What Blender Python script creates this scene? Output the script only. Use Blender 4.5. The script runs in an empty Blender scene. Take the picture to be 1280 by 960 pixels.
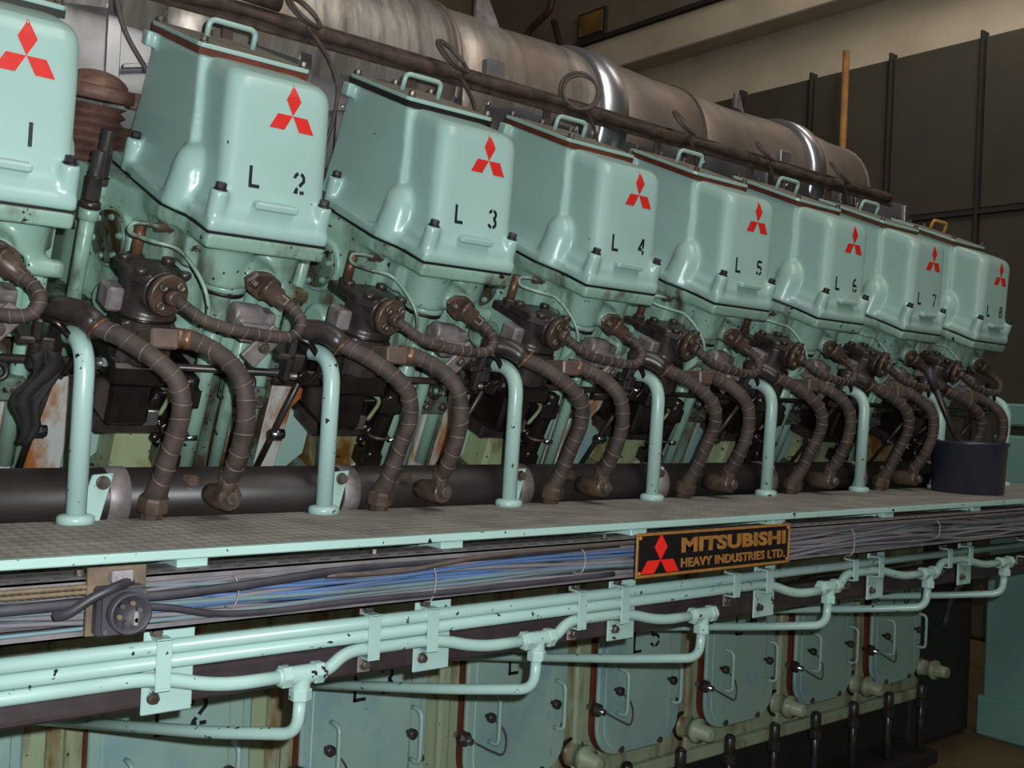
import bpy, bmesh, math, random
from mathutils import Vector, Matrix, noise
from mathutils.bvhtree import BVHTree

random.seed(7)
SC = bpy.context.scene
COL = SC.collection
H = 1.5                                   # eye height above the grating floor
# ------------------------------------------------------------------ camera
cd = bpy.data.cameras.new('camera'); cam = bpy.data.objects.new('camera', cd); COL.objects.link(cam)
cd.sensor_width = 36.0; cd.sensor_fit = 'HORIZONTAL'; cd.lens = 36.0 * 1298.02 / 1280.0
cd.clip_start = .05; cd.clip_end = 100
R = Matrix(((0.77172463, 0.04302264, 0.63449992), (-0.63431353, -0.01960518, 0.77282726), (0.04568856, -0.99888172, 0.01216004)))
M = R @ Matrix(((1, 0, 0), (0, -1, 0), (0, 0, -1)))
cam.matrix_world = Matrix.Translation((0, 0, H)) @ M.to_4x4()
SC.camera = cam
# ------------------------------------------------------------------ world, lights, exposure
W = bpy.data.worlds.new('world'); SC.world = W; W.use_nodes = True
W.node_tree.nodes['Background'].inputs[0].default_value = (.62, .56, .5, 1)
W.node_tree.nodes['Background'].inputs[1].default_value = .10
def lamp(name, kind, loc, energy, color, size, target=None, size_y=None):
    d = bpy.data.lights.new(name, kind); d.energy = energy; d.color = color
    if kind == 'AREA':
        d.size = size
        if size_y: d.shape = 'RECTANGLE'; d.size_y = size_y
    else: d.shadow_soft_size = size
    o = bpy.data.objects.new(name, d); COL.objects.link(o); o.location = loc
    if target is not None:
        o.rotation_euler = (Vector(target) - Vector(loc)).to_track_quat('-Z', 'Y').to_euler()
    return o
fl = lamp('camera_flash', 'SPOT', (.05, -.03, H + .055), 185, (.93, .98, 1.0), .012, (1.15, 2.0, H + .05))
fl.data.spot_size = math.radians(128); fl.data.spot_blend = .6
lamp('ambient_fill', 'AREA', (2.0, -.6, 5.2), 95, (1.0, .95, .87), 1.6, (3.0, 2.4, 1.0), 4.0)  # added overhead area light for ambient fill, no known lamp behind it
lamp('ambient_fill', 'AREA', (5.6, 2.5, 6.0), 60, (1.0, .93, .82), 1.4, (7.0, 4.6, 4.2), 1.4)  # added fill light that brightens the end wall, unseen source
SC.view_settings.view_transform = 'Standard'; SC.view_settings.look = 'None'
SC.view_settings.gamma = 1; SC.view_settings.use_curve_mapping = False
SC.view_settings.exposure = 0.0

# ------------------------------------------------------------------ materials
def lin(r, g, b):
    f = lambda c: c / 12.92 if c <= .04045 else ((c + .055) / 1.055) ** 2.4
    return (f(r / 255), f(g / 255), f(b / 255), 1)
class NT:
    def __init__(s, name):
        s.m = bpy.data.materials.new(name); s.m.use_nodes = True; s.t = s.m.node_tree
        s.b = s.t.nodes['Principled BSDF']; s.tc = s.t.nodes.new('ShaderNodeTexCoord')
        s.geo = s.t.nodes.new('ShaderNodeNewGeometry')
    def n(s, k, **kw):
        x = s.t.nodes.new(k)
        for a, v in kw.items(): setattr(x, a, v)
        return x
    def l(s, a, b): s.t.links.new(a, b)
    def noise(s, scale, detail=4, rough=.6, stretch=(1, 1, 1), world=True):
        mp = s.n('ShaderNodeMapping'); mp.inputs['Scale'].default_value = stretch
        s.l(s.geo.outputs['Position'] if world else s.tc.outputs['Object'], mp.inputs[0])
        x = s.n('ShaderNodeTexNoise'); x.inputs['Scale'].default_value = scale
        x.inputs['Detail'].default_value = detail; x.inputs['Roughness'].default_value = rough
        s.l(mp.outputs[0], x.inputs['Vector']); return x.outputs['Fac']
    def ramp(s, src, a, b):
        x = s.n('ShaderNodeMapRange'); x.inputs[1].default_value = a; x.inputs[2].default_value = b
        x.clamp = True; s.l(src, x.inputs[0]); return x.outputs[0]
    def mul(s, a, b):
        x = s.n('ShaderNodeMath', operation='MULTIPLY'); s.l(a, x.inputs[0])
        if hasattr(b, 'is_linked'): s.l(b, x.inputs[1])
        else: x.inputs[1].default_value = b
        return x.outputs[0]
    def mix(s, f, a, b):
        x = s.n('ShaderNodeMix', data_type='RGBA'); s.l(f, x.inputs[0])
        for v, i in ((a, 6), (b, 7)):
            if hasattr(v, 'is_linked'): s.l(v, x.inputs[i])
            else: x.inputs[i].default_value = v
        return x.outputs[2]
    def bump(s, src, strength, dist=.002):
        x = s.n('ShaderNodeBump'); x.inputs['Strength'].default_value = strength; x.inputs['Distance'].default_value = dist
        s.l(src, x.inputs['Height']); s.l(x.outputs[0], s.b.inputs['Normal'])
    def set(s, col=None, rough=.5, metal=0, spec=None):
        if col is not None:
            if hasattr(col, 'is_linked'): s.l(col, s.b.inputs['Base Color'])
            else: s.b.inputs['Base Color'].default_value = col
        if hasattr(rough, 'is_linked'): s.l(rough, s.b.inputs['Roughness'])
        else: s.b.inputs['Roughness'].default_value = rough
        s.b.inputs['Metallic'].default_value = metal
        if spec is not None: s.b.inputs['Specular IOR Level'].default_value = spec
        return s.m
def paint(name, base, chip=.70, stain=.62, stain_col=lin(120, 88, 48), stretch=(1, 1, .35), rough=.32, grime=.25):
    t = NT(name)
    c = t.mix(t.ramp(t.noise(3.2, 3), .35, .7), base, tuple(x * (1 - grime * .55) for x in base[:3]) + (1,))
    c = t.mix(t.ramp(t.noise(7, 5, .65, stretch), stain, stain + .16), c, stain_col)
    c = t.mix(t.ramp(t.noise(46, 3, .6), chip, chip + .02), c, lin(40, 30, 24))
    t.bump(t.noise(90, 2), .06)
    return t.set(c, rough)
MINT = lin(160, 192, 184)
M_mint = paint('mint_paint', MINT, .74, .74, grime=.18, rough=.3)
M_pipe = paint('mint_pipe_paint', lin(164, 195, 187), .665, .80, grime=.24)
M_head = paint('mint_paint_oily', lin(140, 174, 158), .66, .52, lin(74, 66, 46), grime=.4)
M_door = paint('blue_green_door_paint', lin(150, 182, 172), .74, .52, lin(118, 154, 166), (.5, .5, .35), .4)
M_frame = paint('stained_frame_paint', lin(154, 168, 138), .68, .50, lin(112, 80, 42), (1.3, 1.3, .3), .45)
M_deck = paint('oily_green_block_paint', lin(92, 116, 102), .60, .44, lin(52, 38, 22), (1.4, 1.4, .3), .4)
M_rustplate = paint('pale_rusted_plate_paint', lin(186, 190, 186), .72, .46, lin(150, 92, 44), (1.5, 1.5, .25), .45)
M_yellow = paint('yellowed_green_paint', lin(152, 164, 124), .66, .46, lin(96, 64, 22), (1, 1, .4), .4)
def plain(name, c, rough=.5, metal=0, var=.35, scale=30, bump=.0, c2=None, lo=.35, hi=.7, stretch=(1, 1, 1), spec=None):
    t = NT(name)
    c2 = c2 or tuple(x * (1 - var) for x in c[:3]) + (1,)
    nz = t.noise(scale, 5, .6, stretch)
    col = t.mix(t.ramp(nz, lo, hi), c, c2)
    if bump: t.bump(nz, bump, .003)
    return t.set(col, rough, metal, spec)
M_red = plain('red_emblem_paint', lin(212, 44, 36), .4, var=.12)
M_black = plain('black_stencil_paint', lin(22, 26, 34), .5, var=.3)
M_gred = plain('red_brown_gasket', lin(108, 50, 32), .55, var=.5, scale=18)
M_gblack = plain('black_gasket', lin(26, 24, 20), .5)
M_gbrown = plain('brown_gasket', lin(96, 62, 34), .6)
M_dust = plain('dusty_grey_top', lin(134, 128, 114), .8, c2=lin(104, 100, 88), scale=14)
M_oil = plain('oily_black_metal', lin(58, 50, 48), .36, c2=lin(30, 25, 23), scale=22, bump=.25)
M_oil2 = plain('black_oil_grime', lin(30, 25, 22), .25, c2=lin(14, 11, 10), scale=18, bump=.3)
M_brown = plain('brown_oily_metal', lin(94, 76, 64), .38, .2, c2=lin(54, 43, 37), scale=26, bump=.2)
M_hose = plain('dark_wrapped_lagging', lin(74, 61, 56), .7, c2=lin(42, 36, 35), scale=24, bump=.5)
M_wrap = plain('pale_binding_wire', lin(122, 106, 96), .5, .3, c2=lin(96, 76, 66))
M_copper = plain('coppery_brown_rod', lin(126, 90, 66), .4, .4, c2=lin(70, 50, 38), scale=16)
M_block = plain("worn_brown_block", lin(104, 88, 78), .45, .2, c2=lin(84, 72, 64))
M_steel = plain('bare_steel', lin(200, 204, 210), .25, 1, var=.3)
M_bolt = plain('dull_steel_bolt', lin(120, 112, 104), .4, .6, c2=lin(74, 64, 56))
M_dbolt = plain('dark_bolt', lin(62, 60, 62), .4, .4)
M_zinc = plain('pale_zinc_bracket', lin(150, 142, 144), .5, .3, c2=lin(98, 88, 82), scale=18)
M_stud = plain('foundation_stud_steel', lin(92, 92, 98), .3, .6, c2=lin(44, 40, 40))
M_manif = plain('black_rusty_pipe', lin(46, 40, 40), .42, c2=lin(32, 27, 25), scale=9, bump=.2)
M_rail = plain('rusted_black_angle', lin(84, 66, 54), .7, c2=lin(42, 34, 30), scale=26, bump=.6)
M_beam = plain('dark_brown_pipe_paint', lin(64, 54, 56), .45, c2=lin(44, 36, 37), scale=12)
def streaks():
    t = NT('streaked_aluminium_lagging')
    a = t.noise(16, 6, .7, (1, .12, .12)); b = t.noise(2.2, 3)
    c = t.mix(t.ramp(a, .38, .66), lin(186, 178, 168), lin(104, 98, 94))
    c = t.mix(t.ramp(b, .42, .68), c, lin(146, 126, 110))
    t.bump(t.noise(5, 3), .35, .02)
    return t.set(c, .42, .55)
M_exh = streaks()
M_exh2 = plain('brown_dusty_lagging', lin(146, 130, 116), .5, .4, c2=lin(106, 96, 90), scale=4, bump=.3)
M_shine = plain('shiny_sheet_metal', lin(214, 216, 222), .3, .95, var=.25, scale=5, bump=.15)
M_shield = plain('dusty_sheet_metal', lin(186, 188, 194), .34, .8, c2=lin(140, 132, 128), scale=6, bump=.2)
M_bellow = plain('rusty_bellows', lin(134, 100, 88), .6, .3, c2=lin(82, 60, 54), scale=22, bump=.4)
M_tray = plain('dusty_tray_steel', lin(122, 117, 120), .65, .2, c2=lin(94, 89, 90), scale=16)
M_gcab = plain('dusty_grey_cable', lin(124, 120, 124), .7, c2=lin(80, 78, 84), scale=10, stretch=(.25, 1, 1))
M_bcab = plain('dusty_blue_cable', lin(76, 118, 176), .55, c2=lin(92, 100, 118), scale=7, stretch=(.3, 1, 1))
M_tcab = plain('dusty_teal_cable', lin(108, 140, 146), .6, c2=lin(92, 96, 100), scale=7, stretch=(.3, 1, 1))
M_kcab = plain('black_rubber_cable', lin(62, 60, 68), .5, c2=lin(40, 38, 44), scale=12)
M_wire = plain('brown_wire', lin(88, 76, 70), .6)
M_tie = plain('clear_plastic_tie', lin(146, 140, 142), .4)
M_gold = plain('tarnished_brass', lin(168, 116, 56), .5, .15, c2=lin(134, 92, 44), scale=40)
M_oldbrass = plain('dirty_brown_brass', lin(116, 100, 78), .6, .2, c2=lin(84, 72, 60))
M_plate = plain('black_name_plate', lin(24, 20, 22), .4, var=.3)
M_pred = plain('red_plate_enamel', lin(226, 40, 30), .4, var=.1)
M_ochre = plain('ochre_paint', lin(198, 150, 66), .5, var=.3)
M_conc = plain('painted_concrete', lin(196, 182, 160), .85, c2=lin(176, 163, 142), scale=2.2, bump=.1)
M_conc2 = plain('dark_concrete', lin(126, 110, 92), .9, c2=lin(104, 92, 78), scale=1.6)  # darker concrete tone for the end and back walls
M_panel = plain('dark_wall_panel', lin(70, 64, 52), .85, c2=lin(60, 55, 45), scale=2)
M_post = plain('black_wall_post', lin(44, 40, 36), .8)
M_pole = plain('orange_brown_pole', lin(158, 110, 58), .6, c2=lin(104, 74, 44), scale=6)
M_ppipe = plain('dark_red_pipe', lin(72, 44, 36), .6)
M_amber = plain('amber_glass', lin(150, 112, 40), .3, c2=lin(70, 56, 34), scale=3)
M_gen = paint('dark_teal_paint', lin(112, 150, 140), .78, .78, grime=.3)
M_dark = plain('dark_metal_and_gap_shade', lin(38, 34, 34), .7)
M_bucket = plain('black_plastic', lin(48, 50, 64), .35, c2=lin(36, 36, 46), scale=8, stretch=(1, 1, .3))
M_rag = plain('oily_black_cloth', lin(30, 28, 30), .8, c2=lin(16, 15, 16), scale=40, bump=.5)
def floor_mat():
    t = NT('worn_tread_plate')
    ck = t.n('ShaderNodeTexChecker'); ck.inputs['Scale'].default_value = 38
    t.l(t.geo.outputs['Position'], ck.inputs['Vector'])
    c = t.mix(t.ramp(t.noise(3, 4), .35, .7), lin(112, 92, 58), lin(74, 62, 44))
    t.bump(ck.outputs['Fac'], .5, .004)
    return t.set(c, .6, .2)
M_floor = floor_mat()
def tread_mat():
    t = NT('grey_tread_plate')
    ck = t.n('ShaderNodeTexChecker'); ck.inputs['Scale'].default_value = 60
    mp = t.n('ShaderNodeMapping'); mp.inputs['Rotation'].default_value = (0, 0, .785); mp.inputs['Scale'].default_value = (1, .6, 1)
    t.l(t.geo.outputs['Position'], mp.inputs[0]); t.l(mp.outputs[0], ck.inputs['Vector'])
    c = t.mix(t.ramp(t.noise(9, 5), .35, .7), lin(164, 160, 152), lin(126, 120, 112))
    c = t.mix(t.mul(ck.outputs['Fac'], .35), c, lin(84, 80, 76))
    t.bump(ck.outputs['Fac'], .7, .004)
    return t.set(c, .7, .1)
M_tread = tread_mat()

# ------------------------------------------------------------------ mesh helpers
def cat(pts, sub=6):
    P = [Vector(p) for p in pts]
    if len(P) < 3: return P
    out = []; Q = [P[0] * 2 - P[1]] + P + [P[-1] * 2 - P[-2]]
    for i in range(1, len(Q) - 2):
        a, b, c, d = Q[i - 1], Q[i], Q[i + 1], Q[i + 2]
        for j in range(sub):
            t = j / sub
            out.append(.5 * ((2 * b) + (c - a) * t + (2 * a - 5 * b + 4 * c - d) * t * t + (3 * b - a - 3 * c + d) * t ** 3))
    out.append(P[-1]); return out
def fillet(pts, r, n=6):
    P = [Vector(p) for p in pts]; out = [P[0]]
    for i in range(1, len(P) - 1):
        a, b, c = P[i - 1], P[i], P[i + 1]
        u = (a - b); v = (c - b); k = min(r, u.length * .49, v.length * .49)
        s, e = b + u.normalized() * k, b + v.normalized() * k
        for j in range(n + 1):
            t = j / n; out.append((1 - t) ** 2 * s + 2 * t * (1 - t) * b + t * t * e)
    out.append(P[-1]); return out
class MB:
    def __init__(s): s.v = []; s.f = []; s.sm = []
    def add(s, v, f, smooth=False):
        o = len(s.v); s.v += [tuple(x) for x in v]; s.f += [tuple(i + o for i in q) for q in f]; s.sm += [smooth] * len(f); return s
    def box(s, x0, x1, y0, y1, z0, z1, mat=None):
        V = [Vector((x, y, z)) for x in (x0, x1) for y in (y0, y1) for z in (z0, z1)]
        if mat: V = [mat @ p for p in V]
        return s.add(V, [(0, 1, 3, 2), (4, 6, 7, 5), (0, 4, 5, 1), (2, 3, 7, 6), (0, 2, 6, 4), (1, 5, 7, 3)])
    def frame(s, d):
        d = Vector(d).normalized(); a = Vector((0, 0, 1)) if abs(d.z) < .9 else Vector((1, 0, 0))
        u = d.cross(a).normalized(); return d, u, d.cross(u)
    def lathe(s, o, d, prof, n=16, smooth=True, sx=1, caps=True):
        o = Vector(o); d, u, w = s.frame(d); V = []; F = []
        for (r, h) in prof:
            for i in range(n):
                t = 2 * math.pi * i / n; V.append(o + d * h + (u * math.cos(t) * sx + w * math.sin(t)) * r)
        for j in range(len(prof) - 1):
            for i in range(n):
                k = (i + 1) % n; F.append((j * n + i, j * n + k, (j + 1) * n + k, (j + 1) * n + i))
        s.add(V, F, smooth)
        if caps:
            o2 = len(s.v) - len(V)
            s.f.append(tuple(o2 + i for i in range(n))[::-1]); s.f.append(tuple(o2 + (len(prof) - 1) * n + i for i in range(n))); s.sm += [False, False]
        return s
    def cyl(s, a, b, r, r2=None, n=16, smooth=True):
        a, b = Vector(a), Vector(b); return s.lathe(a, b - a, [(r, 0), (r if r2 is None else r2, (b - a).length)], n, smooth)
    def hexa(s, a, b, r): return s.cyl(a, b, r, n=6, smooth=False)
    def bolt(s, p, d, r, h):
        p, d = Vector(p), Vector(d).normalized(); s.cyl(p, p + d * h * .25, r * 1.25, n=12); return s.hexa(p + d * h * .25, p + d * h, r)
    def dome(s, o, d, r, n=16, m=6, h=None):
        h = h or r
        return s.lathe(o, d, [(r * math.cos(math.pi / 2 * i / m) + 1e-4, h * math.sin(math.pi / 2 * i / m)) for i in range(m + 1)], n)
    def tube(s, pts, r, n=10, caps=True, smooth=True):
        P = [Vector(p) for p in pts]; V = []; F = []; up = None
        rr = r if callable(r) else (lambda t: r)
        for i, p in enumerate(P):
            t = (P[min(i + 1, len(P) - 1)] - P[max(i - 1, 0)]).normalized()
            if up is None:
                a = Vector((0, 0, 1)) if abs(t.z) < .9 else Vector((1, 0, 0)); up = (a - t * a.dot(t)).normalized()
            else: up = (up - t * up.dot(t)).normalized()
            w = t.cross(up); q = rr(i / max(1, len(P) - 1))
            for k in range(n):
                a = 2 * math.pi * k / n; V.append(p + (up * math.cos(a) + w * math.sin(a)) * q)
        for j in range(len(P) - 1):
            for k in range(n):
                l = (k + 1) % n; F.append((j * n + k, j * n + l, (j + 1) * n + l, (j + 1) * n + k))
        o = len(s.v); s.add(V, F, smooth)
        if caps:
            s.f.append(tuple(o + k for k in range(n))[::-1]); s.f.append(tuple(o + (len(P) - 1) * n + k for k in range(n))); s.sm += [False, False]
        return s
    def ring(s, c, d, R_, r, n=24, m=8):
        c = Vector(c); d, u, w = s.frame(d); V = []; F = []
        for i in range(n):
            a = 2 * math.pi * i / n; e = u * math.cos(a) + w * math.sin(a)
            for j in range(m):
                b = 2 * math.pi * j / m; V.append(c + e * (R_ + r * math.cos(b)) + d * r * math.sin(b))
        for i in range(n):
            for j in range(m):
                F.append((i * m + j, ((i + 1) % n) * m + j, ((i + 1) % n) * m + (j + 1) % m, i * m + (j + 1) % m))
        return s.add(V, F, True)
    def prism(s, poly, h0, h1, to=lambda a, b, h: (a, b, h), smooth=False):
        n = len(poly); V = [to(a, b, h0) for a, b in poly] + [to(a, b, h1) for a, b in poly]
        F = [tuple(range(n))[::-1], tuple(range(n, 2 * n))] + [(i, (i + 1) % n, n + (i + 1) % n, n + i) for i in range(n)]
        o = len(s.f); s.add(V, F, False)
        if smooth:
            for i in range(o + 2, len(s.f)): s.sm[i] = True
        return s
    def loft(s, rings, smooth=True):
        n = len(rings[0]); V = [p for r in rings for p in r]; F = [tuple(range(n))[::-1]]
        for j in range(len(rings) - 1):
            F += [(j * n + i, j * n + (i + 1) % n, (j + 1) * n + (i + 1) % n, (j + 1) * n + i) for i in range(n)]
        F.append(tuple((len(rings) - 1) * n + i for i in range(n)))
        return s.add(V, F, smooth)
    def mesh(s, name, mat, bevel=0, seg=1, angle=35):
        me = bpy.data.meshes.new(name); me.from_pydata(s.v, [], s.f); bm = bmesh.new(); bm.from_mesh(me)
        for f, k in zip(bm.faces, s.sm): f.smooth = k
        bmesh.ops.recalc_face_normals(bm, faces=bm.faces[:])
        if bevel:
            E_ = [e for e in bm.edges if len(e.link_faces) == 2 and e.calc_face_angle(0) > math.radians(angle)]
            bmesh.ops.bevel(bm, geom=E_, offset=bevel, segments=seg, profile=.6, affect='EDGES', clamp_overlap=True)
        bm.to_mesh(me); bm.free(); me.materials.append(mat); return me
def cast(mb, name, mat, voxel=.006, smooth=8, fac=.5):
    """one casting: the pieces are fused by a voxel remesh and its corners rounded"""
    me = mb.mesh('tmp', mat); o = bpy.data.objects.new('tmp', me); COL.objects.link(o)
    r = o.modifiers.new('r', 'REMESH'); r.mode = 'VOXEL'; r.voxel_size = voxel
    m = o.modifiers.new('s', 'SMOOTH'); m.iterations = smooth; m.factor = fac
    dg = bpy.context.evaluated_depsgraph_get(); dg.update()
    n = bpy.data.meshes.new_from_object(o.evaluated_get(dg)); n.name = name
    bpy.data.objects.remove(o); bpy.data.meshes.remove(me)
    for p in n.polygons: p.use_smooth = True
    n.materials.clear(); n.materials.append(mat); return n
def link(name, me, parent=None):
    o = bpy.data.objects.new(name, me); COL.objects.link(o)
    if parent: o.parent = parent
    return o
def part(name, mb, mat, parent, bevel=0, label=None, stuff=False, seg=1):
    o = link(name, mb.mesh(name, mat, bevel, seg) if isinstance(mb, MB) else mb, parent)
    if label: o['label'] = label
    if stuff: o['kind'] = 'stuff'
    return o
def tag(o, label, catg, group=None):
    o['label'] = label; o['category'] = catg
    if group: o['group'] = group
    return o
def thing(name, label, catg, loc=(0, 0, 0), rot=(0, 0, 0), group=None):
    o = link(name, None); o.location = loc; o.rotation_euler = rot; o.empty_display_size = .05
    return tag(o, label, catg, group)
def struct(name, mb, mat, parent=None, bevel=0):
    o = link(name, mb.mesh(name, mat, bevel), parent)
    if not parent: o['kind'] = 'structure'
    return o
def dup(o, dx, label, parent=None):
    c = o.copy(); COL.objects.link(c)
    if parent: c.parent = parent
    else:
        c.location.x += dx; c['label'] = label
    for ch in list(o.children): dup(ch, 0, None, c)
    return c

# ------------------------------------------------------------------ engine frame of reference
S = .52                                            # cylinder pitch
AL = math.radians(22.5); SA, CA = math.sin(AL), math.cos(AL)
BO = Vector((0, 2.5034, .5152 + H))                # bank origin: back edge of the covers at the seam
XC = .965
KS = range(-1, 7)                                  # cylinders L1 .. L8
ORD = ('first', 'second', 'third', 'fourth', 'fifth', 'sixth', 'seventh', 'eighth')
def cyl_n(k): return 'L %d' % (k + 2)
def nth(k): return ORD[k + 1]
def BK(x, v, u): return Vector((x, -v, u))         # bank-local point (x along the engine, v towards us, u up the cylinder)
def BW(x, v, u): return BO + Vector((x, -v * CA - u * SA, -v * SA + u * CA))
BROT = (AL, 0, 0)
def bank_thing(name, label, catg, group, k=0): return thing(name, label, catg, BO + Vector((XC + S * k, 0, 0)), BROT, group)
def WZ(x, y, z): return Vector((x, y, z + H))      # heights are given relative to the eye

# ------------------------------------------------------------------ the hall
b = MB().box(-2.5, 7.3, -2.2, 9.6, -.12, 0); struct('floor', b, M_floor)
we = MB().box(7.02, 7.3, -2.2, 9.6, 0, 6.2); wall = struct('wall_right', we, M_conc2)
bm_ = MB().box(6.74, 7.03, -2.2, 9.6, 3.10 + H, 3.40 + H); struct('crane_beam', bm_, M_conc, wall, .01)
bm_ = MB().box(6.985, 7.03, -2.2, 9.6, 2.5 + H, 3.10 + H); struct('lower_band', bm_, M_conc, wall)
bm_ = MB().box(6.70, 7.03, -2.2, 9.6, 3.40 + H, 3.44 + H); struct('crane_rail', bm_, M_post, wall)
ys = [-1.99 + .687 * i for i in range(17)]
pm = MB().box(6.93, 7.03, .012, .675, 1.43 + H, 2.62 + H).mesh('acoustic_panel', M_panel, .012)
pl = MB().box(6.93, 7.03, .012, .675, .02, 1.40 + H).mesh('acoustic_panel', M_panel, .012)
pp = MB().box(6.90, 7.03, -.011, .011, 0, 2.66 + H).mesh('panel_post', M_post, .004)
for y in ys:
    for me, nm in ((pm, 'acoustic_panel'), (pl, 'acoustic_panel'), (pp, 'panel_post')):
        o = link(nm, me, wall); o.location.y = y
bm_ = MB().box(6.91, 7.03, -2.2, 9.6, 1.395 + H, 1.425 + H); struct('panel_rail', bm_, M_post, wall)
struct('wall_back', MB().box(-2.5, 7.3, 9.6, 9.85, 0, 6.2), M_conc2)
win = struct('window_1', MB().box(6.98, 7.05, 7.33, 7.72, 3.58 + H, 3.86 + H), M_post)
struct('pane', MB().box(6.965, 6.985, 7.36, 7.69, 3.62 + H, 3.83 + H), M_amber, win)
tag(link('wall_pipe', MB().tube(fillet([WZ(6.9, 8.05, 4.4), WZ(6.9, 8.05, 3.98), WZ(6.9, 8.42, 3.84), WZ(6.9, 8.42, 3.3)], .08), .035).mesh('wall_pipe', M_ppipe)), 'dark red pipe with a jog high on the wall beside the small window', 'pipe')
tag(link('leaning_strut', MB().tube([WZ(6.9, 8.0, 3.85), WZ(6.9, 7.82, 3.45)], .035).mesh('leaning_strut', M_post)), 'dark leaning strut on the high wall between pipe and small window', 'strut')
t = thing('standing_pole', 'thin orange brown pole standing before the dark wall panels', 'pole', (6.76, 4.47, 0))
part('shaft', MB().cyl((0, 0, 0), (0, 0, 2.70 + H), .026, n=10), M_pole, t)
part('foot', MB().cyl((0, 0, 0), (0, 0, .02), .08), M_pole, t, .004)

# ------------------------------------------------------------------ engine block
eng = thing('engine_block', 'long mint green diesel engine block behind the row of numbered doors', 'engine', (0, 0, 0))
x0, x1 = -.9, 4.34
fr = MB()
fr.box(x0, x1, 2.37, 3.1, -1.2 + H, -.42 + H)                        # crankcase wall
part('crankcase', fr, M_frame, eng, .012)
part('bed_flange', MB().box(x0, x1, 2.345, 3.1, -1.235 + H, -1.19 + H), M_frame, eng, .008)
part('bed_frame', MB().box(x0, x1 - .1, 2.46, 3.1, 0, -1.235 + H), M_dark, eng, .006)
up = MB()                                                            # inclined upper block carrying the heads
prof = [BW(0, .30, -.30), BW(0, .30, -.60), WZ(0, 2.34, -.36), WZ(0, 2.34, -.46), WZ(0, 3.1, -.46), BW(0, -.35, -.30)]
up.prism([(p.y, p.z) for p in prof], x0, x1 - .08, to=lambda a, c_, h: (h, a, c_))
part('upper_block', up, M_deck, eng, .01)
for k in range(-1, 7):                                               # ribs between the doors
    xx = .71 + S * k - .01
    part('frame_rib', MB().box(xx - .02, xx + .02, 2.345, 2.372, -1.19 + H, -.44 + H), M_frame, eng, .008)
for i in range(20):
    xx = -.66 + .26 * i
    if xx > 4.3: break
    q = part('foundation_stud', MB().cyl(WZ(xx, 2.325, -1.48), WZ(xx, 2.325, -1.16), .014, n=12), M_stud, eng)
    part('stud_nut', MB().hexa(WZ(xx, 2.325, -1.262), WZ(xx, 2.325, -1.225), .027), M_dbolt, q, .003)
    part('stud_sleeve', MB().cyl(WZ(xx, 2.325, -1.235), WZ(xx, 2.325, -1.165), .020, n=12), M_oil, q, .003)
part('bed_rail', MB().box(x0, x1, 2.27, 2.5, 0, -1.44 + H), M_dark, eng, .004)
for k in range(-1, 8):
    part('cam_cover', MB().lathe(WZ(.99 + S * k, 2.37, -.405), (0, -1, 0), [(.085, 0), (.085, .014), (.078, .02), (.05, .022)], 24), M_door, eng)
vm = MB().lathe((0, 0, 0), (0, -1, 0), [(.046, 0), (.046, .012), (.034, .014), (.034, .065), (.042, .067), (.042, .085), (.026, .09), (.024, .135), (.014, .14)], 18)
for k in range(0, 8):
    t = thing('relief_valve', 'pale stepped relief valve on the frame ' + ('left of the %s door from the left' % nth(k) if k < 7 else 'past the last door'), 'valve', WZ(.685 + S * k, 2.37, -1.10), group='relief valves between the doors')
    part('valve_body', vm if k == 0 else vme, M_frame, t) if k == 0 else link('valve_body', vme, t)
    if k == 0: vme = t.children[0].data
    if k == 0: cmb = MB().ring((0, -.012, 0), (0, 1, 0), .046, .006, 20, 6).mesh('dark_rim', M_gblack)
    link('rim_seal', cmb, t)

# ------------------------------------------------------------------ crankcase doors
def rrect(w, h, r, n=6):
    P = []
    for cx, cz, a0 in ((w / 2 - r, h / 2 - r, 0), (-w / 2 + r, h / 2 - r, 90), (-w / 2 + r, -h / 2 + r, 180), (w / 2 - r, -h / 2 + r, 270)):
        for i in range(n + 1):
            a = math.radians(a0 + 90 * i / n); P.append((cx + r * math.cos(a), cz + r * math.sin(a)))
    return P
XZ = lambda a, c_, h: (a, -h, c_)
door = thing('crankcase_door', '', 'door', WZ(.955, 2.37, -.885), group='numbered crankcase doors')
part('gasket', MB().prism(rrect(.389, .494, .100), 0, .020, XZ), M_gred, door)
part('panel', MB().prism(rrect(.385, .49, .098), .022, .04, XZ, True), M_door, door, .006)
part('raised_panel', MB().prism(rrect(.335, .455, .082), .039, .046, XZ, True), M_door, door, .005)
part('fold_ridge', MB().box(.128, .132, -.0485, -.045, -.19, .19), M_frame, door, .001)
for sx in (-1, 1):
    hx = sx * .125 + .012
    part('handle', MB().tube(fillet([(hx, -.040, .035), (hx, -.092, .035), (hx, -.092, -.105), (hx, -.040, -.105)], .022), .0062, 8), M_pipe, door)
    q = part('knob', MB().lathe((hx - .012, -.04, -.03), (0, -1, 0), [(.006, 0), (.006, .02), (.014, .022), (.014, .036), (.008, .04)], 12), M_oil, door)
for bx, bz in ((-.085, -.226), (.095, -.226), (.172, -.11), (-.085, .226), (.095, .226)):
    part('door_bolt', MB().bolt((bx, -.036, bz), (0, -1, 0), .011, .014), M_brown, door)
q = part('clamp_stud', MB().cyl((-.197, 0, -.085), (-.197, -.075, -.085), .010, n=10), M_steel, door)
part('star_nut', MB().lathe((-.197, -.03, -.085), (0, -1, 0), [(.022, 0), (.022, .018), (.012, .024)], 8, False), M_oil, q)
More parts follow.
